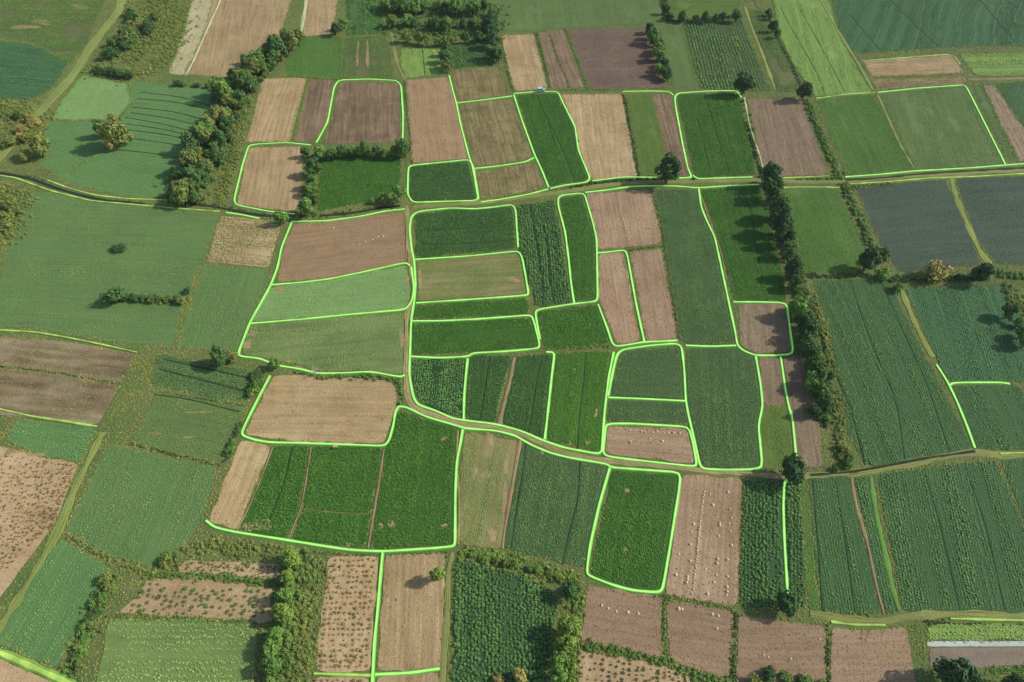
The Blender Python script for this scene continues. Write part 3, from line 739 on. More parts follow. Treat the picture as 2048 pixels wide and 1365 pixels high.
h_ = len(E) // 2
tag(scatter('rim_grass', E[:h_, 0], E[:h_, 1], np.full(h_, .02), rng.uniform(.35, 1.15, h_), 'tuft', (96, 134, 58), (74, 112, 50)), 'green grass growing along the rims of the fields', 'grass')
tag(scatter('rim_grass', E[h_:, 0], E[h_:, 1], np.full(len(E) - h_, .02), rng.uniform(.35, 1.0, len(E) - h_), 'tuft', (130, 132, 78), (100, 114, 58)), 'dry yellowish grass along the rims of the fields', 'grass')

n = 700000; X = rng.uniform(-330, 330, n); Y = rng.uniform(30, 430, n)
ok = (np.abs(X) < Y * .66 + 95) & free(X, Y) & ~OCC[np.clip(((X - GX0) / GS / 2).astype(int), 0, GW // 2 - 1), np.clip(((Y - GY0) / GS / 2).astype(int), 0, GH // 2 - 1)]
X, Y = X[ok], Y[ok]; f = .6 * vn(X, Y, .06) + .4 * vn(X, Y, .3) + rng.normal(0, .08, len(X))
for lo, hi, ca, cb, lab in ((-9, .42, (104, 132, 62), (82, 112, 54), 'fresh green rough grass between the fields'), (.42, .58, (126, 132, 70), (98, 112, 56), 'olive rough grass between the fields'), (.58, 9, (122, 130, 74), (102, 116, 62), 'dry yellowish rough grass between the fields')):
    k_ = (f >= lo) & (f < hi)
    tag(scatter('rough_grass', X[k_], Y[k_], np.zeros(k_.sum()), rng.uniform(.3, .95, k_.sum()), 'tuft', ca, cb), lab, 'grass')

# ------------------------------------------------------------------ bare spots in the crops
spot_m = soil_mat('bare_spot', (188, 156, 116), (170, 142, 102), 0, .2, .8, (120, 124, 72), .6)
for k, (x, y, a, b_) in enumerate(SPOTS):
    wp = []
    for t in range(22):
        th = t / 22 * 6.283; q = .8 + .22 * math.sin(th * 2 + k) + .14 * math.sin(th * 3 + k * 2.3) + random.uniform(-.12, .12); wp.append(np.array(unproj(x + math.cos(th) * a * q, y + math.sin(th) * b_ * q)))
    tag(mesh_obj('bare_spot', [(q[0], q[1], .105 + k * .0005) for q in wp], [tuple(range(21, -1, -1))], spot_m), 'bare sandy spot worn into a field crop', 'bare ground', 'bare spots in the crops', 'structure')

# ------------------------------------------------------------------ paths and boundary strips
def ribbon(name, wp, width, prof, mats, wob=0.0):
    """prof: list of (across -1..1, height, material of the strip to the next)"""
    n = len(wp); T = np.gradient(wp, axis=0); T /= (np.linalg.norm(T, axis=1)[:, None] + 1e-9)
    N = np.column_stack([-T[:, 1], T[:, 0]]); v = []; f = []; fm = []
    m = len(prof)
    wv = 1 + wob * (vn(wp[:, 0] + 31, wp[:, 1], .35) - .5) * 2
    for i in range(n):
        for a, h, _ in prof:
            q = wp[i] + N[i] * a * width * .5 * wv[i]; v.append((q[0], q[1], h))
    for i in range(n - 1):
        for j in range(m - 1):
            a = i * m + j; f.append((a + 1, a, a + m, a + m + 1)); fm.append(prof[j][2])
    o = mesh_obj(name, v, f, mats, fm=fm)
    if len(o.data.polygons) and o.data.polygons[len(f) // 2].normal.z < 0: o.data.flip_normals()
    o.data.polygons.foreach_set('use_smooth', [True] * len(f))
    return o
PM = {'dirt': ((196, 166, 130), (180, 150, 116), (120, 124, 70), .5), 'earth': ((172, 142, 106), (158, 130, 96), (112, 116, 62), .45),
      'lane': ((156, 146, 100), (136, 130, 84), (98, 112, 56), .7), 'grassroad': ((150, 164, 88), (132, 150, 76), (164, 156, 98), .5), 'ditch': ((56, 58, 46), (44, 48, 38), (64, 78, 44), .6),
      'pale': ((208, 206, 160), (190, 196, 140), None, 0), 'bright': ((112, 160, 70), (96, 142, 62), (130, 140, 74), .5)}
verge_m = green_mat('path_verge', (108, 122, 60), (92, 108, 54), 0, .2, .8, .5)
for k, (wp, wd, kind, nm, lab) in enumerate(PW):
    a, b, t, ta = PM[kind]; e = wp[-1] - wp[0]
    m = soil_mat('path_' + kind, a, b, math.atan2(e[1], e[0]), .3, 1.2, t, ta)
    z = .115 + k * .0011
    if kind in ('lane', 'dirt', 'grassroad'):      # two wheel ruts, grass between and outside them
        c_ = .24 if kind == 'lane' else .12
        pr = [(-1, .0, 1), (-.84, z + .03, 1), (-.66, z, 0), (-c_, z, 1), (0, z + .05, 1), (c_, z, 0), (.66, z, 1), (.84, z + .03, 1), (1, .0, 1)]
        m = [m, verge_m]
    else: pr = [(-1, .0, 0), (-.86, z, 0), (-.3, z + .03, 0), (.3, z + .03, 0), (.86, z, 0), (1, .0, 0)]
    o = ribbon(nm, wp, wd * (.75 if kind == 'earth' else 1), pr, m, .15 if wd > 2.5 else .5)
    tag(o, lab, 'path', kind='structure')
fur_m = soil_mat('furrow_shadow_soil', (54, 76, 42), (46, 66, 38), 0, .2, .8)  # furrow earth, with the shade of the crop gaps put into its colour
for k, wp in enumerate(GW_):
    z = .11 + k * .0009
    tag(ribbon('furrow', wp, .36, [(-1, 0, 0), (-.8, z, 0), (.8, z, 0), (1, 0, 0)], fur_m, .5), 'earth furrow with painted shade running through a standing crop', 'furrow', 'dark furrows in the crops', 'structure')
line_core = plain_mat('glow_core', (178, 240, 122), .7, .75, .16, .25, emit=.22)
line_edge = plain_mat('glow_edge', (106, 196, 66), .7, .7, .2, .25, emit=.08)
dull_core = plain_mat('bank_core', (176, 206, 96), .8, .8, .4, .3)
dull_edge = plain_mat('bank_edge', (120, 160, 64), .8, .8, .4, .3)
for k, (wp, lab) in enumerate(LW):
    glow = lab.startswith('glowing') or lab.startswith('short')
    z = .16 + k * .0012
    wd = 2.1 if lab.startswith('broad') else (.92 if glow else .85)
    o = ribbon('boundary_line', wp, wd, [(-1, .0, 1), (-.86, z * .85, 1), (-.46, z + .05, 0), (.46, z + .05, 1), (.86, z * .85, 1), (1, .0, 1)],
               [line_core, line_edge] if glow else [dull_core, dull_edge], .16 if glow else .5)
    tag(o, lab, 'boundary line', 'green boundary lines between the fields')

# ------------------------------------------------------------------ trees and shrubs
bark = plain_mat('bark', (112, 92, 72), .9, .7, .5, 3.0)
def tube(v, f, a, b, ra, rb, seg=6):
    a = Vector(a); b = Vector(b); d = (b - a).normalized(); t = d.orthogonal().normalized(); u = d.cross(t); k = len(v)
    for c, r in ((a, ra), (b, rb)):
        for i in range(seg):
            th = i / seg * 6.2832; q = c + t * math.cos(th) * r + u * math.sin(th) * r; v.append(tuple(q))
    for i in range(seg): f.append((k + i, k + (i + 1) % seg, k + seg + (i + 1) % seg, k + seg + i))
def trunk_mesh(seed, shrub):
    r = random.Random(seed); v = []; f = []
    if shrub:
        for i in range(5):
            a = i * 1.256 + r.random(); tube(v, f, (0, 0, -.02), (math.cos(a) * .22, math.sin(a) * .22, .45), .03, .012, 5)
    else:
        top = (r.uniform(-.04, .04), r.uniform(-.04, .04), .42); tube(v, f, (0, 0, -.03), top, .055, .038, 7)
        for i in range(6):
            a = i * 1.05 + r.random() * .6; mid = (top[0] + math.cos(a) * .16, top[1] + math.sin(a) * .16, .58 + r.uniform(-.06, .1))
            tube(v, f, top, mid, .03, .018, 5); tube(v, f, mid, (mid[0] + math.cos(a + .4) * .14, mid[1] + math.sin(a + .4) * .14, mid[2] + .14), .018, .007, 5)
        tube(v, f, top, (top[0], top[1], .95), .034, .008, 5)
    me = bpy.data.meshes.new('trunk'); me.from_pydata(v, [], f); me.materials.append(bark); me.update(); return me
def crown_mesh(seed, shrub, mat, nleaf):
    r = random.Random(seed); spots = []; lobes = []
    zc, zh = (.36, .42) if shrub else (.56, .56)
    for i in range(20):
        a = r.random() * 6.283; z = r.uniform(-.8, .95); q = math.sqrt(1 - z * z); k = r.uniform(.45, 1.0) * r.choice((1, 1, .85, 1.12))
        lobes.append((Vector((math.cos(a) * q * .36 * k, math.sin(a) * q * .36 * k, zc + z * zh * .72 * k)), r.uniform(.11, .20)))
    lobes.append((Vector((0, 0, zc)), .26))
    tot = sum(l[1] ** 2 for l in lobes)
    for c, rad in lobes:
        for _ in range(int(nleaf * rad * rad / tot)):
            n = Vector((r.gauss(0, 1), r.gauss(0, 1), r.gauss(0, 1) + .25)).normalized()
            p = c + n * rad * r.uniform(.6, 1.1)
            if p.z > .03: spots.append((tuple(p), tuple(n)))
    return leaves_mesh('crown', mat, spots, .054 if not shrub else .055, seed + 50, .25)
PAL = {'dark': ((62, 98, 48), (46, 80, 42)), 'green': ((82, 122, 54), (62, 102, 46)), 'olive': ((96, 112, 56), (78, 98, 50)),
       'yellow': ((94, 126, 52), (74, 106, 44)), 'deep': ((46, 80, 44), (36, 68, 40)), 'rust': ((134, 130, 78), (108, 112, 62))}
_tree = {}
def tree_meshes(pal, shrub, var):
    key = (pal, shrub, var)
    if key not in _tree:
        sd_ = 100 + var * 7 + (50 if shrub else 0)
        tk = ('t', shrub, var)
        if tk not in _tree: _tree[tk] = trunk_mesh(sd_, shrub)
        _tree[key] = (_tree[tk], crown_mesh(sd_, shrub, leaf_mat(*PAL[pal]), 2000 if not shrub else 900))
    return _tree[key]
NTREE = 0
WORD = {'dark': 'dark green', 'deep': 'very dark', 'olive': 'olive', 'green': 'mid green', 'yellow': 'yellow-green', 'rust': 'dry brownish'}
def tree(x, y, d, pal, label, group, shrub=False, squash=1.0):
    """x, y: middle of the crown in the photo, d: its width there; stands on the ground below"""
    global NTREE
    D = d * mpp(x, y); label = label.replace('@', WORD[pal])
    g = unproj(x, y, (.36 if shrub else .56 * 1.08) * D * squash)
    var = random.randrange(4)
    t, c = tree_meshes(pal, shrub, var)
    root = empty('shrub' if shrub else 'tree', (g[0], g[1], 0), random.random() * 6.283)
    for nm, me in (('trunk', t), ('crown', c)):
        o = bpy.data.objects.new(nm, me); col.objects.link(o); o.parent = root
        o.scale = (D, D, D * squash * (1.0 if shrub else 1.08))
    tag(root, label, 'shrub' if shrub else 'tree', group); NTREE += 1
    return root
def hedge(line, width, dmin, dmax, n, pals, label, group, shrub=False):
    q = P(line); seg = [math.dist(a, b) for a, b in zip(q[:-1], q[1:])]; tot = sum(seg)
    for i in range(n):
        s = (i + random.uniform(.2, .8)) / n * tot; k = 0
        while k < len(seg) - 1 and s > seg[k]: s -= seg[k]; k += 1
        t = s / seg[k]; x = q[k][0] + (q[k + 1][0] - q[k][0]) * t + random.uniform(-.5, .5) * width
        y = q[k][1] + (q[k + 1][1] - q[k][1]) * t + random.uniform(-.2, .2) * width
        tree(x, y, random.uniform(dmin, dmax), random.choice(pals), label, group, shrub, random.uniform(.85, 1.15))
def undergrowth(line, widthm, c, c2, label, lo=.6, hi=1.5, dens=1.6, shape='bush'):
    wp = catmull(world([push(q) for q in P(line)]), 1.0); seg = np.linalg.norm(np.diff(wp, axis=0), axis=1)
    if widthm < 1.8: lo *= .66; hi *= .66; dens *= 1.6
    n = int(seg.sum() * widthm * dens); k = rng.integers(0, len(wp) - 1, n); t = rng.random(n)[:, None]
    q = wp[k] + (wp[k + 1] - wp[k]) * t + rng.normal(0, widthm * .27, (n, 2)); q = q[free(q[:, 0], q[:, 1])]
    if len(q) == 0: return
    tag(scatter('hedge_undergrowth', q[:, 0], q[:, 1], np.full(len(q), .0), rng.uniform(lo, hi, len(q)), shape, c, c2), label, 'hedge')

GRN, DRK, OLV, YLW = ((84, 118, 56), (60, 94, 46)), ((58, 86, 46), (46, 72, 40)), ((104, 124, 62), (78, 100, 50)), ((98, 130, 56), (76, 108, 46))
W = 'bushy @ tree in the wooded belt beside the tan fields'; WG = 'trees of the wooded belt'
hedge('588,72 545,105 520,120', 46, 26, 46, 9, ['dark', 'green', 'olive'], W, WG)
hedge('520,120 470,165 445,215 420,265 395,320 375,365 362,395', 56, 18, 42, 62, ['dark', 'dark', 'green', 'olive'], W, WG)
hedge('540,110 495,165 465,225 440,285 415,345 395,395', 60, 12, 24, 34, ['dark', 'green', 'olive', 'green'], 'low @ shrub at the fringe of the wooded belt', 'shrubs of the wooded belt', True)
undergrowth('580,80 530,120 480,165 445,225 415,285 385,350 360,400', 12, *GRN, 'shrubs under the wooded belt trees', .8, 2.2, 1.6)
undergrowth('500,165 485,230 470,300 450,370 440,405', 5, *OLV, 'olive dry weeds between wood and tan fields', .5, 1.2, 2.0)
W = 'round @ tree in the row between tan and green fields'; WG = 'trees in the row above the green field'
for x, y, d in ((612, 303, 22), (638, 302, 31), (662, 308, 24), (684, 303, 26), (704, 304, 22), (726, 298, 30), (750, 304, 25), (770, 306, 22), (786, 302, 22), (808, 296, 36), (623, 335, 36), (622, 362, 30), (618, 380, 24), (608, 412, 40), (628, 400, 22)):
    tree(x, y, d, random.choice(['dark', 'green', 'dark']), W, WG)
undergrowth('630,310 700,310 800,308', 3, *GRN, 'low bushes under the tree row', .5, 1.2, 1.6)
undergrowth('625,320 622,380 610,425', 3.5, *DRK, 'low dark bushes beside the tan field', .6, 1.4, 1.6)
tree(564, 434, 30, 'green', 'single round tree over the dark ditch by the maize plot', None)
tree(798, 388, 36, 'green', 'round tree at the crossing of track and lane', None)
tree(765, 396, 28, 'yellow', 'light green shrub beside the crossing tree', None, True)
tree(742, 402, 18, 'green', 'small shrub west of the light green shrub', None, True)
tree(1338, 338, 56, 'deep', 'dark round tree standing alone on the lane', None)
tree(875, 1150, 32, 'yellow', 'lone small tree in the plain tan field', None, False, 1.4)
tree(1592, 942, 62, 'deep', 'dark tree at the east end of the dirt track', None)
tree(1578, 1208, 52, 'deep', 'dark bush tree at the foot of the leafy field', None)
tree(1611, 180, 36, 'deep', 'dark tree at the corner of the light green strip', None)
tree(1490, 165, 44, 'deep', 'dark tree below the vegetable garden', None)
tree(670, 58, 22, 'deep', 'small dark tree at the foot of the northern tan wedge', None)
tree(686, 45, 24, 'green', 'small green tree beside the northern tan wedge', None)
tree(580, 70, 16, 'deep', 'little dark tree above the smooth green square', None)
tree(228, 262, 58, 'olive', 'spreading olive tree in the shaded green hollow', None)
tree(205, 255, 34, 'dark', 'dark companion of the spreading olive tree', None)
tree(222, 290, 22, 'rust', 'small dry tree below the spreading olive tree', None)
tree(75, 292, 44, 'olive', 'olive tree by the west ditch and grass road', None)
tree(50, 312, 30, 'olive', 'smaller olive tree by the west ditch', None, True)
tree(238, 495, 34, 'deep', 'flat dark bush alone in the western meadow', None, True, .45)
tree(226, 590, 48, 'dark', 'large dark bush at the west end of the meadow hedge', None, True)
tree(373, 582, 18, 'deep', 'small round dark bush at the east end of the meadow hedge', None, True)
tree(440, 714, 42, 'dark', 'round dark bush by the dry yellow-green field', None)
tree(465, 712, 30, 'olive', 'olive bush by the dry yellow-green field', None, True)
tree(548, 728, 26, 'green', 'small tree in the gap of the glowing line', None)
hedge('520,740 500,770 512,790', 22, 20, 30, 6, ['dark', 'green', 'yellow'], '@ bush in the clump above the sandy field', 'bushes in the clump above the sandy field', True)
hedge('248,592 300,596 368,600', 8, 16, 24, 11, ['dark', 'olive', 'dark'], '@ bush in the short meadow hedge', 'bushes of the short meadow hedge', True)
undergrowth('205,592 300,600 375,603', 3, *OLV, 'dry undergrowth of the short meadow hedge', .6, 1.4)
# tall hedge in the east
W = 'tall @ tree in the dense eastern hedge'; WG = 'trees of the tall eastern hedge'
for x, y, d in ((1540, 350, 44), (1548, 378, 42), (1556, 412, 46), (1562, 442, 50), (1568, 472, 42), (1572, 500, 34), (1588, 540, 40), (1590, 565, 30)):
    tree(x, y, d, random.choice(['dark', 'deep']), W, WG, False, 1.15)
hedge('1598,600 1612,640 1622,690 1630,740 1640,790 1640,830', 24, 22, 48, 19, ['deep', 'dark', 'green'], W, WG)
hedge('1550,390 1572,470 1590,540 1605,620 1625,700 1645,790 1648,850', 22, 12, 26, 26, ['dark', 'green', 'olive'], 'low @ shrub at the foot of the tall eastern hedge', 'shrubs of the tall eastern hedge', True)
undergrowth('1530,345 1555,420 1575,500 1595,570 1615,650 1630,730 1645,800 1645,850', 4.5, *DRK, 'dark undergrowth of the tall eastern hedge', .8, 1.9, 1.4)
undergrowth('1585,480 1600,560 1640,640 1655,720 1668,800 1680,880 1690,930', 3.5, *OLV, 'dry grassy fringe east of the tall hedge', .6, 1.4, 1.6)
hedge('1680,890 1700,925 1680,935', 24, 14, 24, 8, ['dark', 'olive'], 'low @ bush at the lane bend', 'bushes at the lane bend', True)
undergrowth('1486,195 1498,250 1512,310 1525,350', 1.8, *DRK, 'thin dark hedge right of the vivid green field', .7, 1.5, 2.2)
undergrowth('1612,200 1635,255 1660,315 1680,360', 2.4, *GRN, 'narrow hedge right of the brown ploughed field', .7, 1.6, 2.0)
undergrowth('1622,198 1650,255 1680,320 1698,355', 2.0, *OLV, 'dry fringe of the narrow eastern hedge', .4, 1.0, 2.0, 'tuft')
undergrowth('1680,345 1700,400 1722,445 1745,500', 3, *GRN, 'bushy hedge left of the slate grey field', .7, 1.6, 1.8)
tree(1738, 520, 48, 'deep', 'dark round tree left of the slate grey fields', None)
tree(1766, 512, 32, 'dark', 'second dark tree left of the slate grey fields', None)
tree(1768, 548, 34, 'green', 'green bush below the two dark trees', None, True)
tree(1795, 575, 26, 'green', 'small bush starting the yellowish verge', None, True)
tree(1870, 540, 56, 'rust', 'wide dry olive shrub below the slate grey fields', None, True)
tree(1838, 552, 22, 'olive', 'small olive shrub left of the wide dry shrub', None, True)
tree(1918, 556, 20, 'deep', 'small dark bush right of the wide dry shrub', None, True)
tree(1963, 543, 44, 'deep', 'dark round bush between the slate grey fields', None)
undergrowth('1775,560 1850,560 1960,556', 2.6, *DRK, 'dark hedge below the slate grey field', .6, 1.5, 2.2)
undergrowth('1985,545 2020,552 2048,562', 3.4, *GRN, 'green hedge at the eastern edge', .7, 1.6, 1.8)
undergrowth('1600,552 1660,554 1735,550', 2.0, *DRK, 'low dark hedge under the eastern green field', .6, 1.2, 2.0)
undergrowth('1690,375 1730,370 1780,368', 4, *OLV, 'dry weeds in the corner of the slate grey field', .5, 1.2, 1.8)
undergrowth('2015,570 2040,610 2048,660', 4, *OLV, 'olive scrub along the eastern edge', .6, 1.5, 1.6)
hedge('2022,620 2046,650 2050,690', 12, 20, 34, 4, ['dark', 'green'], 'bushy tree on the far eastern edge', 'trees on the far eastern edge')
# northern tree belts
W = '@ tree in the northern thicket'; WG = 'trees of the northern thicket'
hedge('765,10 850,12 940,12 985,10', 16, 18, 32, 11, ['dark', 'green', 'green'], W, WG)
hedge('780,42 850,45 930,45 980,40', 18, 16, 26, 9, ['dark', 'green', 'green'], W, WG)
hedge('800,72 850,80 900,80 960,72', 14, 16, 24, 8, ['green', 'dark', 'olive'], W, WG)
hedge('975,30 985,70 985,100 992,120', 10, 24, 36, 6, ['deep', 'dark'], W, WG)
hedge('893,90 893,118 898,140', 8, 22, 30, 4, ['dark', 'olive'], W, WG)
undergrowth('765,15 870,20 985,20', 14, *GRN, 'green shrubs filling the top of the northern thicket', .8, 2.2, 1.5)
undergrowth('785,55 880,60 985,55', 14, *GRN, 'green shrubs filling the foot of the northern thicket', .8, 2.0, 1.5)
W = '@ tree in the belt beside the wide mauve field'; WG = 'trees beside the wide mauve field'
hedge('1300,55 1315,90 1322,125 1334,155', 12, 18, 30, 13, ['deep', 'dark', 'green'], W, WG)
hedge('1325,5 1335,30 1400,38 1475,30', 8, 14, 22, 9, ['deep', 'dark'], 'small @ tree bordering the olive meadow', 'trees bordering the olive meadow')
undergrowth('1325,0 1335,38 1400,42 1480,33', 3, *DRK, 'dark low hedge north of the vegetable rows', .7, 1.5)
hedge('1532,15 1545,45 1555,75', 8, 14, 22, 4, ['dark', 'deep'], 'small tree left of the light green strip', 'trees left of the light green strip')
undergrowth('1540,40 1560,85 1585,135 1605,180', 1.6, *DRK, 'thin dark hedge left of the light green strip', .6, 1.3, 2.0)
hedge('20,225 60,235 40,270 10,290', 30, 22, 36, 8, ['olive', 'dark', 'rust'], '@ bush in the scrub left of the grass road', 'bushes left of the grass road', True)
undergrowth('0,215 50,225 40,270 0,300', 16, *OLV, 'olive scrub left of the grass road', .6, 1.6, 1.0)
hedge('270,20 300,50 250,80 230,110', 46, 20, 34, 20, ['dark', 'olive', 'dark'], '@ bush in the scrub right of the grass road', 'bushes right of the grass road', True)
hedge('185,138 215,142 260,150', 12, 16, 26, 7, ['dark', 'deep'], '@ bush at the scrub foot', 'bushes at the scrub foot', True)
undergrowth('290,0 330,40 290,90 240,120', 22, *OLV, 'olive scrub between grass road and tan field', .6, 1.5, .9)
undergrowth('360,60 320,130 260,150 180,140', 10, *OLV, 'olive scrub at the foot of the large tan field', .5, 1.3, 1.0)
hedge('440,175 400,170 350,165', 6, 12, 18, 6, ['green', 'dark'], 'low bush below the large tan field', 'bushes below the large tan field', True)
hedge('10,390 25,415 12,450', 22, 22, 36, 6, ['olive', 'rust'], '@ bush in the corner of the western meadow', 'bushes in the corner of the western meadow', True)
undergrowth('0,375 30,395 20,440 5,490', 11, *OLV, 'olive scrub in the corner of the western meadow', .5, 1.4, 1.1)
# ditches and low hedges
undergrowth('0,344 60,357 120,378 200,398 290,408', 2.6, *DRK, 'dark ditch growth at the western edge', .4, .9, 1.6)
undergrowth('330,402 420,412 520,430 640,431 740,419 800,412', 2.4, *DRK, 'dark ditch growth below wood and tree row', .4, .9, 1.6)
undergrowth('830,409 955,405 1050,392 1130,380', 1.5, *DRK, 'dark low hedge along the lane, western stretch', .5, 1.1, 2.2)
undergrowth('1140,378 1215,364 1320,360 1420,361 1510,359', 2.2, *DRK, 'dark low hedge along the lane, eastern stretch', .6, 1.3, 2.4)
undergrowth('1570,361 1690,358', 2, *GRN, 'green hedge along the lane past the tall hedge', .6, 1.3, 2.2)
undergrowth('590,736 640,752 690,752 760,752 795,760 808,785 805,805', 2.4, *GRN, 'green hedge round the big sandy field', .6, 1.3, 2.4)
undergrowth('1100,70 1112,110 1130,150 1140,178', 1.2, *OLV, 'grassy ridge between tan and mauve northern fields', .5, 1.0, 2.2)
undergrowth('1072,66 1085,110 1095,150 1100,178', 1.5, *GRN, 'green ridge beside the narrow tan field', .5, 1.1, 2.2)
undergrowth('1130,58 1150,110 1175,178', 1.4, *OLV, 'grassy ridge beside the wide mauve field', .5, 1.0, 2.2)
undergrowth('1000,70 1012,125 1026,183', 1.6, *GRN, 'green ridge left of the narrow tan field', .5, 1.2, 2.2)
undergrowth('1120,181 1180,181 1250,181', 1.0, *GRN, 'green ridge below the mauve fields', .4, .9, 2.2)
undergrowth('1247,190 1262,270 1278,352', 1.6, *DRK, 'dark ridge left of the narrow olive strip', .5, 1.1, 2.6)
undergrowth('1303,380 1322,445 1330,495 1345,590 1360,685', 1.3, *GRN, 'green ridge left of the long blue-green field', .5, 1.1, 2.4)
undergrowth('1255,502 1300,496 1328,493', 1.0, *GRN, 'short green ridge below the L of heaps', .5, .9, 2.2)
undergrowth('1085,698 1150,696 1225,693', 1.3, *GRN, 'overgrown ridge above the brightest field', .5, 1.0, 2.2)
undergrowth('808,160 812,210 822,290 825,330', .9, *DRK, 'thin ditch left of the smooth brown field', .4, .8, 2.2)
undergrowth('575,152 640,158 685,159', 1.4, *GRN, 'green ridge above the tan pair', .5, 1.0, 2.2)
undergrowth('616,160 600,225 584,286', .9, *OLV, 'grassy line dividing the tan pair', .3, .7, 2.2)
undergrowth('0,716 100,745 240,770', .7, *DRK, 'thin weedy line between the furrowed fields', .4, .8, 2.0)
undergrowth('280,712 300,740 260,800 215,860', 7, *OLV, 'olive scrub between furrowed and green western fields', .5, 1.2, 1.6, 'tuft')
undergrowth('320,785 400,798 490,812', .8, *DRK, 'thin dark hedge over the dry green field', .4, .9, 2.2)
undergrowth('255,886 330,905 440,932', .9, *DRK, 'thin dark hedge under the dry green field', .4, .9, 2.2)
undergrowth('480,850 465,885 450,925', 2.4, *DRK, 'small dark bushes left of the sandy strip', .6, 1.2, 2.0)
hedge('468,880 455,905', 8, 12, 18, 4, ['dark', 'green'], 'small bush left of the sandy strip', 'bushes left of the sandy strip', True)
undergrowth('130,1070 180,1095 230,1125 300,1142', 1.8, *OLV, 'olive ridge between two western green fields', .4, .9, 2.2)
hedge('320,1125 340,1105 350,1115', 20, 16, 28, 6, ['dark', 'green', 'olive'], '@ bush below the broad south-western field', 'bushes below the broad field', True)
undergrowth('310,1140 400,1095 480,1100 560,1105', 5, *OLV, 'olive weeds above the narrow sandy strip', .5, 1.2, 1.4)
undergrowth('290,1150 400,1153 560,1168', 2.0, *GRN, 'green strip between the sandy fields of bushes', .4, 1.0, 2.4)
undergrowth('235,1232 380,1238 510,1248', 1.6, *GRN, 'green strip under the sandy field of bushes', .4, .9, 2.2)
hedge('222,1150 205,1190 185,1240 160,1290 150,1340', 20, 20, 32, 16, ['green', 'dark', 'olive'], '@ bush in the slanting south-western hedge', 'bushes of the slanting south-western hedge', True)
undergrowth('222,1150 195,1210 165,1280 140,1350', 5, *GRN, 'undergrowth of the slanting south-western hedge', .6, 1.3, 1.6)
# southern wooded strip
W = '@ tree in the southern strip beside the bush field'; WG = 'trees of the southern strip'
for x, y, d, p in ((583, 1120, 46, 'yellow'), (575, 1156, 34, 'yellow'), (572, 1187, 40, 'green'), (560, 1228, 50, 'yellow'), (548, 1270, 42, 'green'), (543, 1300, 42, 'green'), (538, 1335, 46, 'green'), (536, 1368, 36, 'yellow')):
    tree(x, y, d, p, W, WG)
undergrowth('590,1105 590,1160 575,1220 560,1290 550,1365', 6, *GRN, 'green undergrowth of the southern strip', .7, 1.6, 1.4)
undergrowth('625,1110 618,1180 605,1260 595,1365', 7, *OLV, 'olive weeds right of the southern strip', .4, 1.1, 1.8)
undergrowth('925,1110 1000,1120 1080,1145 1160,1160', 4.5, *YLW, 'yellow-green bushes above the dark bushy field', .5, 1.3, 1.6)
hedge('940,1108 1040,1130 1130,1155', 14, 14, 24, 9, ['green', 'olive'], '@ bush above the dark bushy field', 'bushes above the dark bushy field', True)
W = '@ tree beside the dark bushy field'; WG = 'trees beside the dark bushy field'
for x, y, d, p in ((1132, 1258, 56, 'yellow'), (1128, 1292, 50, 'yellow'), (1118, 1318, 40, 'green'), (1118, 1350, 44, 'green'), (1140, 1340, 30, 'yellow'), (1155, 1172, 26, 'olive')):
    tree(x, y, d, p, W, WG)
tree(1140, 1180, 42, 'dark', 'dark small tree at the corner of the bushy field', None)
undergrowth('1160,1165 1155,1210 1148,1270 1140,1365', 3.2, *YLW, 'yellow-green fringe of the southern pinkish field', .5, 1.2, 1.8)
tree(1042, 1352, 36, 'rust', 'dry olive tree at the southern edge of the bushy field', None)
tree(995, 1362, 30, 'rust', 'pale dry shrub at the southern edge', None, True)
tree(1925, 1350, 92, 'deep', 'big dark round tree in the south-east corner', None)
tree(2038, 1370, 62, 'deep', 'dark tree cut off by the south-east corner', None)
hedge('1500,1366 1560,1352 1620,1362 1650,1372', 10, 22, 36, 8, ['dark', 'olive', 'green'], '@ bush at the foot of the pinkish southern fields', 'bushes at the foot of the southern fields', True)
tree(1540, 1348, 34, 'deep', 'round dark bush shading the pinkish southern field', None, True)
undergrowth('1330,1195 1328,1260 1332,1320', 1.3, *GRN, 'green ridge between first two pinkish fields', .5, 1.0, 2.2)
undergrowth('1472,1222 1465,1290 1468,1365', 1.4, *DRK, 'dark ridge between middle pinkish fields', .5, 1.0, 2.2)
undergrowth('1655,1252 1656,1310 1660,1365', 1.2, *DRK, 'dark ridge between eastern pinkish fields', .5, 1.0, 2.2)
undergrowth('1160,1290 1250,1306 1340,1330 1420,1360 1460,1372', 2.2, *GRN, 'green bank under the first pinkish fields', .5, 1.2, 2.0)
undergrowth('1330,1193 1400,1205 1475,1220', 1.4, *OLV, 'grassy ridge under the field of many heaps', .4, .9, 2.2)
undergrowth('1180,1158 1250,1182 1325,1192', 1.4, *GRN, 'dark green ridge under the vivid loop field', .5, 1.0, 2.2)
undergrowth('1822,1250 1840,1300 1860,1350 1872,1380', 3, *YLW, 'yellow-green bank left of the concrete strip', .4, 1.0, 2.0, 'tuft')
undergrowth('1850,1246 1930,1243 2048,1246', 1.6, *DRK, 'dark low hedge above the yellow-green strip', .4, .9, 2.2)
undergrowth('1640,1222 1690,1228 1750,1234', 1.6, *YLW, 'bright bushes beside the south-eastern lane', .4, 1.0, 2.2)
undergrowth('1480,950 1540,951 1590,953', 1.5, *DRK, 'dark verge north of the leafy dark field', .4, .9, 2.0)
undergrowth('1610,940 1690,942 1760,936 1850,917 1940,902', 1.2, *OLV, 'olive verge of the eastern lane', .4, .8, 2.2, 'tuft')
undergrowth('640,1106 760,1110 900,1104', 1.2, *GRN, 'green verge over the tan fields in the south', .4, .8, 2.2)
undergrowth('893,1110 890,1220 886,1340', 1.0, *DRK, 'thin dark hedge right of the lone tree field', .4, .9, 2.6)

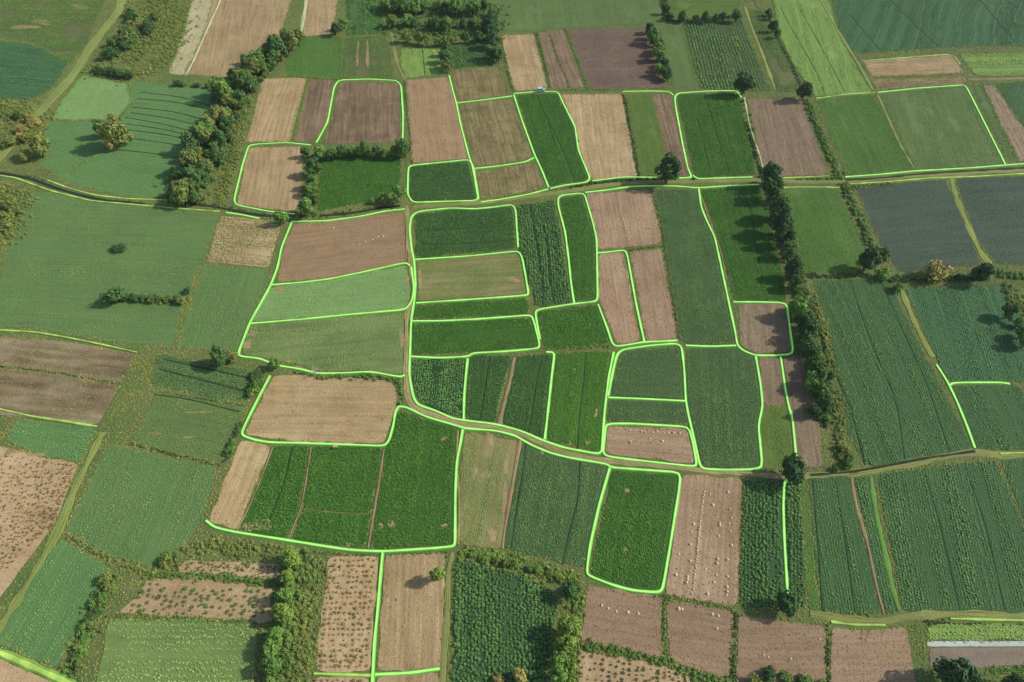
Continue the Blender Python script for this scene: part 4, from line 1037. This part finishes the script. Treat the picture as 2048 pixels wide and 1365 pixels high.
# ------------------------------------------------------------------ straw heaps
straw = plain_mat('straw', (212, 188, 154), .9, .8, .5, 6.0)
def heap_mesh(seed):
    r = random.Random(seed); v = []; f = []; prof = [(.55, 0), (.52, .18), (.42, .38), (.26, .56), (.08, .68)]; seg = 9
    for rad, z in prof:
        for i in range(seg):
            a = i / seg * 6.283; k = rad * r.uniform(.82, 1.15); v.append((math.cos(a) * k, math.sin(a) * k, z + r.uniform(-.03, .03) - (.04 if z == 0 else 0)))
    for j in range(len(prof) - 1):
        for i in range(seg): f.append((j * seg + i, j * seg + (i + 1) % seg, (j + 1) * seg + (i + 1) % seg, (j + 1) * seg + i))
    f.append(tuple(range((len(prof) - 1) * seg, len(prof) * seg)))
    me = bpy.data.meshes.new('straw_heap'); me.from_pydata(v, [], f); me.materials.append(straw); me.update(); return me
HM = [heap_mesh(s) for s in range(4)]
def heaps(pts, size, label, group, jit=1.0):
    size *= .6
    for x, y in pts:
        g = unproj(x + random.uniform(-1, 1) * jit, y + random.uniform(-1, 1) * jit)
        o = bpy.data.objects.new('straw_heap', random.choice(HM)); col.objects.link(o)
        s = size * random.uniform(.7, 1.25); o.location = (g[0], g[1], .06); o.rotation_euler = (0, 0, random.random() * 6); o.scale = (s, s, s * random.uniform(.75, 1.1))
        tag(o, label, 'straw heap', group)
def along(s, n):
    q = P(s); seg = [math.dist(a, b) for a, b in zip(q[:-1], q[1:])]; tot = sum(seg); out = []
    for i in range(n):
        d_ = i / max(1, n - 1) * tot; k = 0
        while k < len(seg) - 1 and d_ > seg[k]: d_ -= seg[k]; k += 1
        t = d_ / seg[k]; out.append((q[k][0] + (q[k + 1][0] - q[k][0]) * t, q[k][1] + (q[k + 1][1] - q[k][1]) * t))
    return out
heaps(along('1200,194 1206,235 1216,270 1228,315 1240,350', 22), .75, 'tiny straw heap in the thin line across a tan field', 'straw heaps in the thin line')
heaps(along('1236,390 1240,420 1247,445 1253,466', 19), .85, 'straw heap in the long arm of the L', 'straw heaps in the long arm of the L')
heaps(P('1250,473 1243,474 1231,476 1224,477 1207,480 1203,483 1197,487'), .8, 'straw heap in the short arm of the L', 'straw heaps in the short arm of the L')
heaps(P('1238,858 1250,857 1260,861 1282,863 1290,864 1304,864 1313,865 1328,866 1337,866 1360,868 1346,867 1260,884 1325,883 1383,921 1300,878'), 1.0, 'straw heap in the tan field under the shallow blue-green strip', 'straw heaps under the shallow strip')
heaps(along('1408,985 1402,1030 1397,1070 1394,1115 1389,1150 1386,1178', 34), .85, 'straw heap in the dense row of the pinkish field', 'straw heaps in the dense row')
heaps(P('1387,1049 1383,1064 1381,1090 1357,1110 1380,1123 1375,1154 1374,1160 1373,1167 1439,1051 1440,1046 1437,1074 1434,1118 1433,1128 1432,1150 1459,1019 1462,1036 1458,1049 1461,1063 1462,1092 1455,1120 1454,1154 1453,1175 1454,1183 1453,1191 1415,1188 1384,1188 1420,990 1425,1010 1455,985 1428,1165 1410,1140 1352,1150'), 1.1, 'straw heap scattered beside the dense row of heaps', 'straw heaps beside the dense row')
heaps(P('1204,1212 1217,1217 1231,1223 1255,1225 1276,1228'), 1.3, 'large pale heap in the first pinkish southern field', 'pale heaps in the first southern field')
heaps(P('1364,1220 1358,1219 1425,1229 1435,1232 1433,1257'), 1.25, 'large pale heap in the second pinkish southern field', 'pale heaps in the second southern field')
heaps(P('1527,1311 1537,1315 1580,1318 1640,1278'), .8, 'flat pale heap in the third pinkish southern field', 'pale heaps in the third southern field')
heaps(P('706,490 718,488 730,484 745,480 756,475 766,473 668,458 618,454'), .8, 'small straw heap in the reddish brown field', 'straw heaps in the reddish brown field')
heaps(P('1092,132 1096,142 1106,156 1112,165 1116,170'), .7, 'small heap beside the ridge of the narrow mauve field', 'heaps beside the mauve field ridge')

# ------------------------------------------------------------------ young plants set out on bare soil
def small_plant(seed, pal): return leaves_mesh('young_plant', leaf_mat(*pal), dome_spots(46, .48, .62, seed, .6), .15, seed)
def grid(corners, cols, rows, drop, jit):
    (ax, ay), (bx, by), (cx, cy), (dx, dy) = P(corners); out = []
    for i in range(cols):
        for j in range(rows):
            if random.random() < drop: continue
            u = (i + .5) / cols; v = (j + .5) / rows
            x = (ax * (1 - u) + bx * u) * (1 - v) + (dx * (1 - u) + cx * u) * v; y = (ay * (1 - u) + by * u) * (1 - v) + (dy * (1 - u) + cy * u) * v
            out.append((x + random.gauss(0, jit), y + random.gauss(0, jit)))
    return out
def plants(pts, size, meshes, label, group):
    for x, y in pts:
        g = unproj(x, y); o = bpy.data.objects.new('young_plant', random.choice(meshes)); col.objects.link(o)
        s = size * random.uniform(.6, 1.25); o.location = (g[0], g[1], .09); o.rotation_euler = (0, 0, random.random() * 6); o.scale = (s, s, s)
        tag(o, label, 'plant', group)
YA = [small_plant(s, ((74, 108, 58), (48, 82, 42))) for s in (61, 62)]
YB = [small_plant(s, ((128, 118, 76), (96, 92, 56))) for s in (63, 64)]
plants(grid('285,1166 552,1184 548,1238 255,1222', 20, 6, .18, 2.5), .95, YA, 'round green young bush on the sandy field', 'young bushes on the sandy field')
plants(grid('660,1118 752,1116 738,1338 636,1338', 10, 21, .12, 1.4), .8, YB, 'small dry plant in the dotted tan field', 'small plants in the dotted tan field')
def stuff_plants(pts, size, pal, label):
    q = np.array([unproj(*p) for p in pts])
    tag(scatter('young_plants', q[:, 0], q[:, 1], np.full(len(q), .08), rng.uniform(.5, 1.2, len(q)) * size, 'bush', *pal), label, 'plants')
stuff_plants(grid('365,1124 556,1130 552,1157 355,1143', 26, 4, .2, 2), .6, ((82, 104, 56), (56, 80, 42)), 'small plants on the narrow sandy strip')
inw = [p for p in grid('-110,888 156,932 106,1052 -130,1270', 34, 30, .18, 1.8)]
stuff_plants(inw, .55, ((120, 106, 72), (92, 84, 54)), 'dark tufts dotted over the western sandy field')
stuff_plants(grid('1160,1305 1375,1350 1385,1400 1150,1400', 16, 8, .2, 1.8), .7, ((80, 90, 52), (60, 72, 40)), 'dark plants in rows on the southernmost field')
stuff_plants(grid('628,1357 738,1357 734,1440 612,1440', 10, 8, .15, 1.5), .7, ((112, 104, 66), (84, 84, 50)), 'small plants at the sandy end of the dotted field')

# ------------------------------------------------------------------ small blue vehicle
paint = plain_mat('blue_paint', (142, 190, 208), .35, .8, .08, 1.0, spec=.5)
glass = plain_mat('window_glass', (34, 66, 76), .12, .8, .05, 1.0, spec=.6)
rubber = plain_mat('rubber', (34, 34, 34), .9, .8, .1, 4.0)
lampm = plain_mat('lamp_glass', (226, 230, 222), .2, .8, .05, 1.0, spec=.6)
trim = plain_mat('roof_paint', (176, 196, 206), .4, .8, .08, 1.0, spec=.5)
def prism(name, prof, y0, y1, mat, parent):
    n = len(prof); v = [(x, y0, z) for x, z in prof] + [(x, y1, z) for x, z in prof]
    f = [tuple(range(n))[::-1], tuple(range(n, 2 * n))] + [(i, (i + 1) % n, n + (i + 1) % n, n + i) for i in range(n)]
    o = mesh_obj(name, v, f, mat, parent)
    md = o.modifiers.new('soft_edges', 'BEVEL'); md.width = .03; md.segments = 2; md.limit_method = 'ANGLE'
    return o
vx, vy = unproj(1082, 183.5)
van = empty('small_van', (vx, vy, .05), .12)
prism('body', [(-1.75, .35), (1.7, .35), (1.76, .62), (1.62, .98), (1.05, 1.06), (-1.72, 1.12), (-1.8, .7)], -.78, .78, paint, van)
cab = prism('cabin', [(-1.66, 1.1), (1.02, 1.05), (.55, 1.66), (.35, 1.74), (-1.45, 1.76), (-1.6, 1.66)], -.70, .70, trim, van)
prism('windscreen', [(.98, 1.14), (1.06, 1.12), (.62, 1.64), (.56, 1.62)], -.6, .6, glass, cab)
for s in (-1, 1):
    prism('window', [(-1.4, 1.2), (-.45, 1.2), (-.45, 1.6), (-1.4, 1.6)], s * .70 - .012, s * .70 + .012, glass, cab)
    prism('window', [(-.35, 1.2), (.72, 1.18), (.42, 1.6), (-.35, 1.6)], s * .70 - .012, s * .70 + .012, glass, cab)
    prism('headlight', [(1.66, .66), (1.79, .66), (1.74, .84), (1.64, .84)], s * .55 - .14, s * .55 + .14, lampm, van)
    for x in (-1.1, 1.08):
        v = []; f = []; seg = 18
        for yy, r_ in ((-.1, .26), (-.1, .33), (.1, .33), (.1, .26)):
            for i in range(seg): a = i / seg * 6.283; v.append((x + math.cos(a) * r_, s * .72 + yy, .33 + math.sin(a) * r_))
        for j in range(3):
            for i in range(seg): f.append((j * seg + i, j * seg + (i + 1) % seg, (j + 1) * seg + (i + 1) % seg, (j + 1) * seg + i))
        wh = mesh_obj('wheel', v, f, rubber, van, smooth=False)
        v = [(x + math.cos(i / 12 * 6.283) * .26, s * .72 + k_ * .07, .33 + math.sin(i / 12 * 6.283) * .26) for k_ in (-1, 1) for i in range(12)]
        mesh_obj('rim', v, [tuple(range(12)), tuple(range(12, 24))[::-1]] + [(i, (i + 1) % 12, 12 + (i + 1) % 12, 12 + i) for i in range(12)], lampm, wh)
tag(van, 'small pale blue van parked behind the slanting green strip', 'van')

# ------------------------------------------------------------------ bare pale tree and the wooden stand
deadm = plain_mat('dead_wood', (206, 200, 180), .9, .8, .3, 3.0)
gx, gy = unproj(633, 752)
dt = empty('bare_tree', (gx, gy, 0)); v = []; f = []; r_ = random.Random(5)
tube(v, f, (0, 0, -.1), (.05, .05, 1.9), .17, .11, 8)
tr = mesh_obj('trunk', v, f, deadm, dt)
for i in range(9):
    a = i * .7 + r_.random() * .3; el = r_.uniform(.5, 1.2); L = r_.uniform(1.4, 2.4)
    b0 = Vector((.05, .05, 1.3 + .07 * i)); b1 = b0 + Vector((math.cos(a) * math.cos(el), math.sin(a) * math.cos(el), math.sin(el))) * L
    v = []; f = []; tube(v, f, b0, b1, .08, .03, 6)
    for k in range(5):
        t = r_.uniform(.35, 1); s0 = b0.lerp(b1, t); a2 = a + r_.uniform(-1.2, 1.2)
        tube(v, f, s0, s0 + Vector((math.cos(a2) * .6, math.sin(a2) * .6, r_.uniform(.1, .7))), .03, .01, 4)
    mesh_obj('branch', v, f, deadm, dt)
tag(dt, 'bare whitish tree on the hedge above the big sandy field', 'tree')
gx, gy = unproj(672, 897)
wood = plain_mat('weathered_wood', (190, 168, 138), .9, .8, .4, 3.0)
st = empty('wooden_stand', (gx, gy, .05), .1)
def box(name, x0, x1, y0, y1, z0, z1, mat, parent): return prism(name, [(x0, z0), (x1, z0), (x1, z1), (x0, z1)], y0, y1, mat, parent)
for k in range(3): box('plank', -.6, .6, -.33 + k * .23, -.12 + k * .23, 1.0, 1.06, wood, st)
for sx in (-1, 1):
    for sy in (-1, 1): box('post', sx * .5 - .05, sx * .5 + .05, sy * .25 - .05, sy * .25 + .05, -.1, .998, wood, st)
tag(st, 'small weathered wooden stand at the foot of the big sandy field', 'stand')
print('points', NPTS, 'trees', NTREE, 'objects', len(bpy.data.objects))

# ------------------------------------------------------------------ thin summer haze
HZ = 0.00005
hm = bpy.data.materials.new('haze'); hm.use_nodes = True; ht = hm.node_tree; ht.nodes.clear()
hv = ht.nodes.new('ShaderNodeVolumePrincipled'); hv.inputs['Density'].default_value = HZ; hv.inputs['Color'].default_value = (.88, .93, .96, 1); hv.inputs['Anisotropy'].default_value = .2
hx = ht.nodes.new('ShaderNodeOutputMaterial'); ht.links.new(hv.outputs[0], hx.inputs['Volume'])
v = [(x, y, z) for x in (-5000, 5000) for y in (-3000, 7500) for z in (-1.2, 172)]
f = [(0, 1, 3, 2), (4, 6, 7, 5), (0, 4, 5, 1), (2, 3, 7, 6), (0, 2, 6, 4), (1, 5, 7, 3)]
tag(mesh_obj('haze', v, f, hm), 'thin pale summer haze over all the fields', 'haze', kind='stuff')
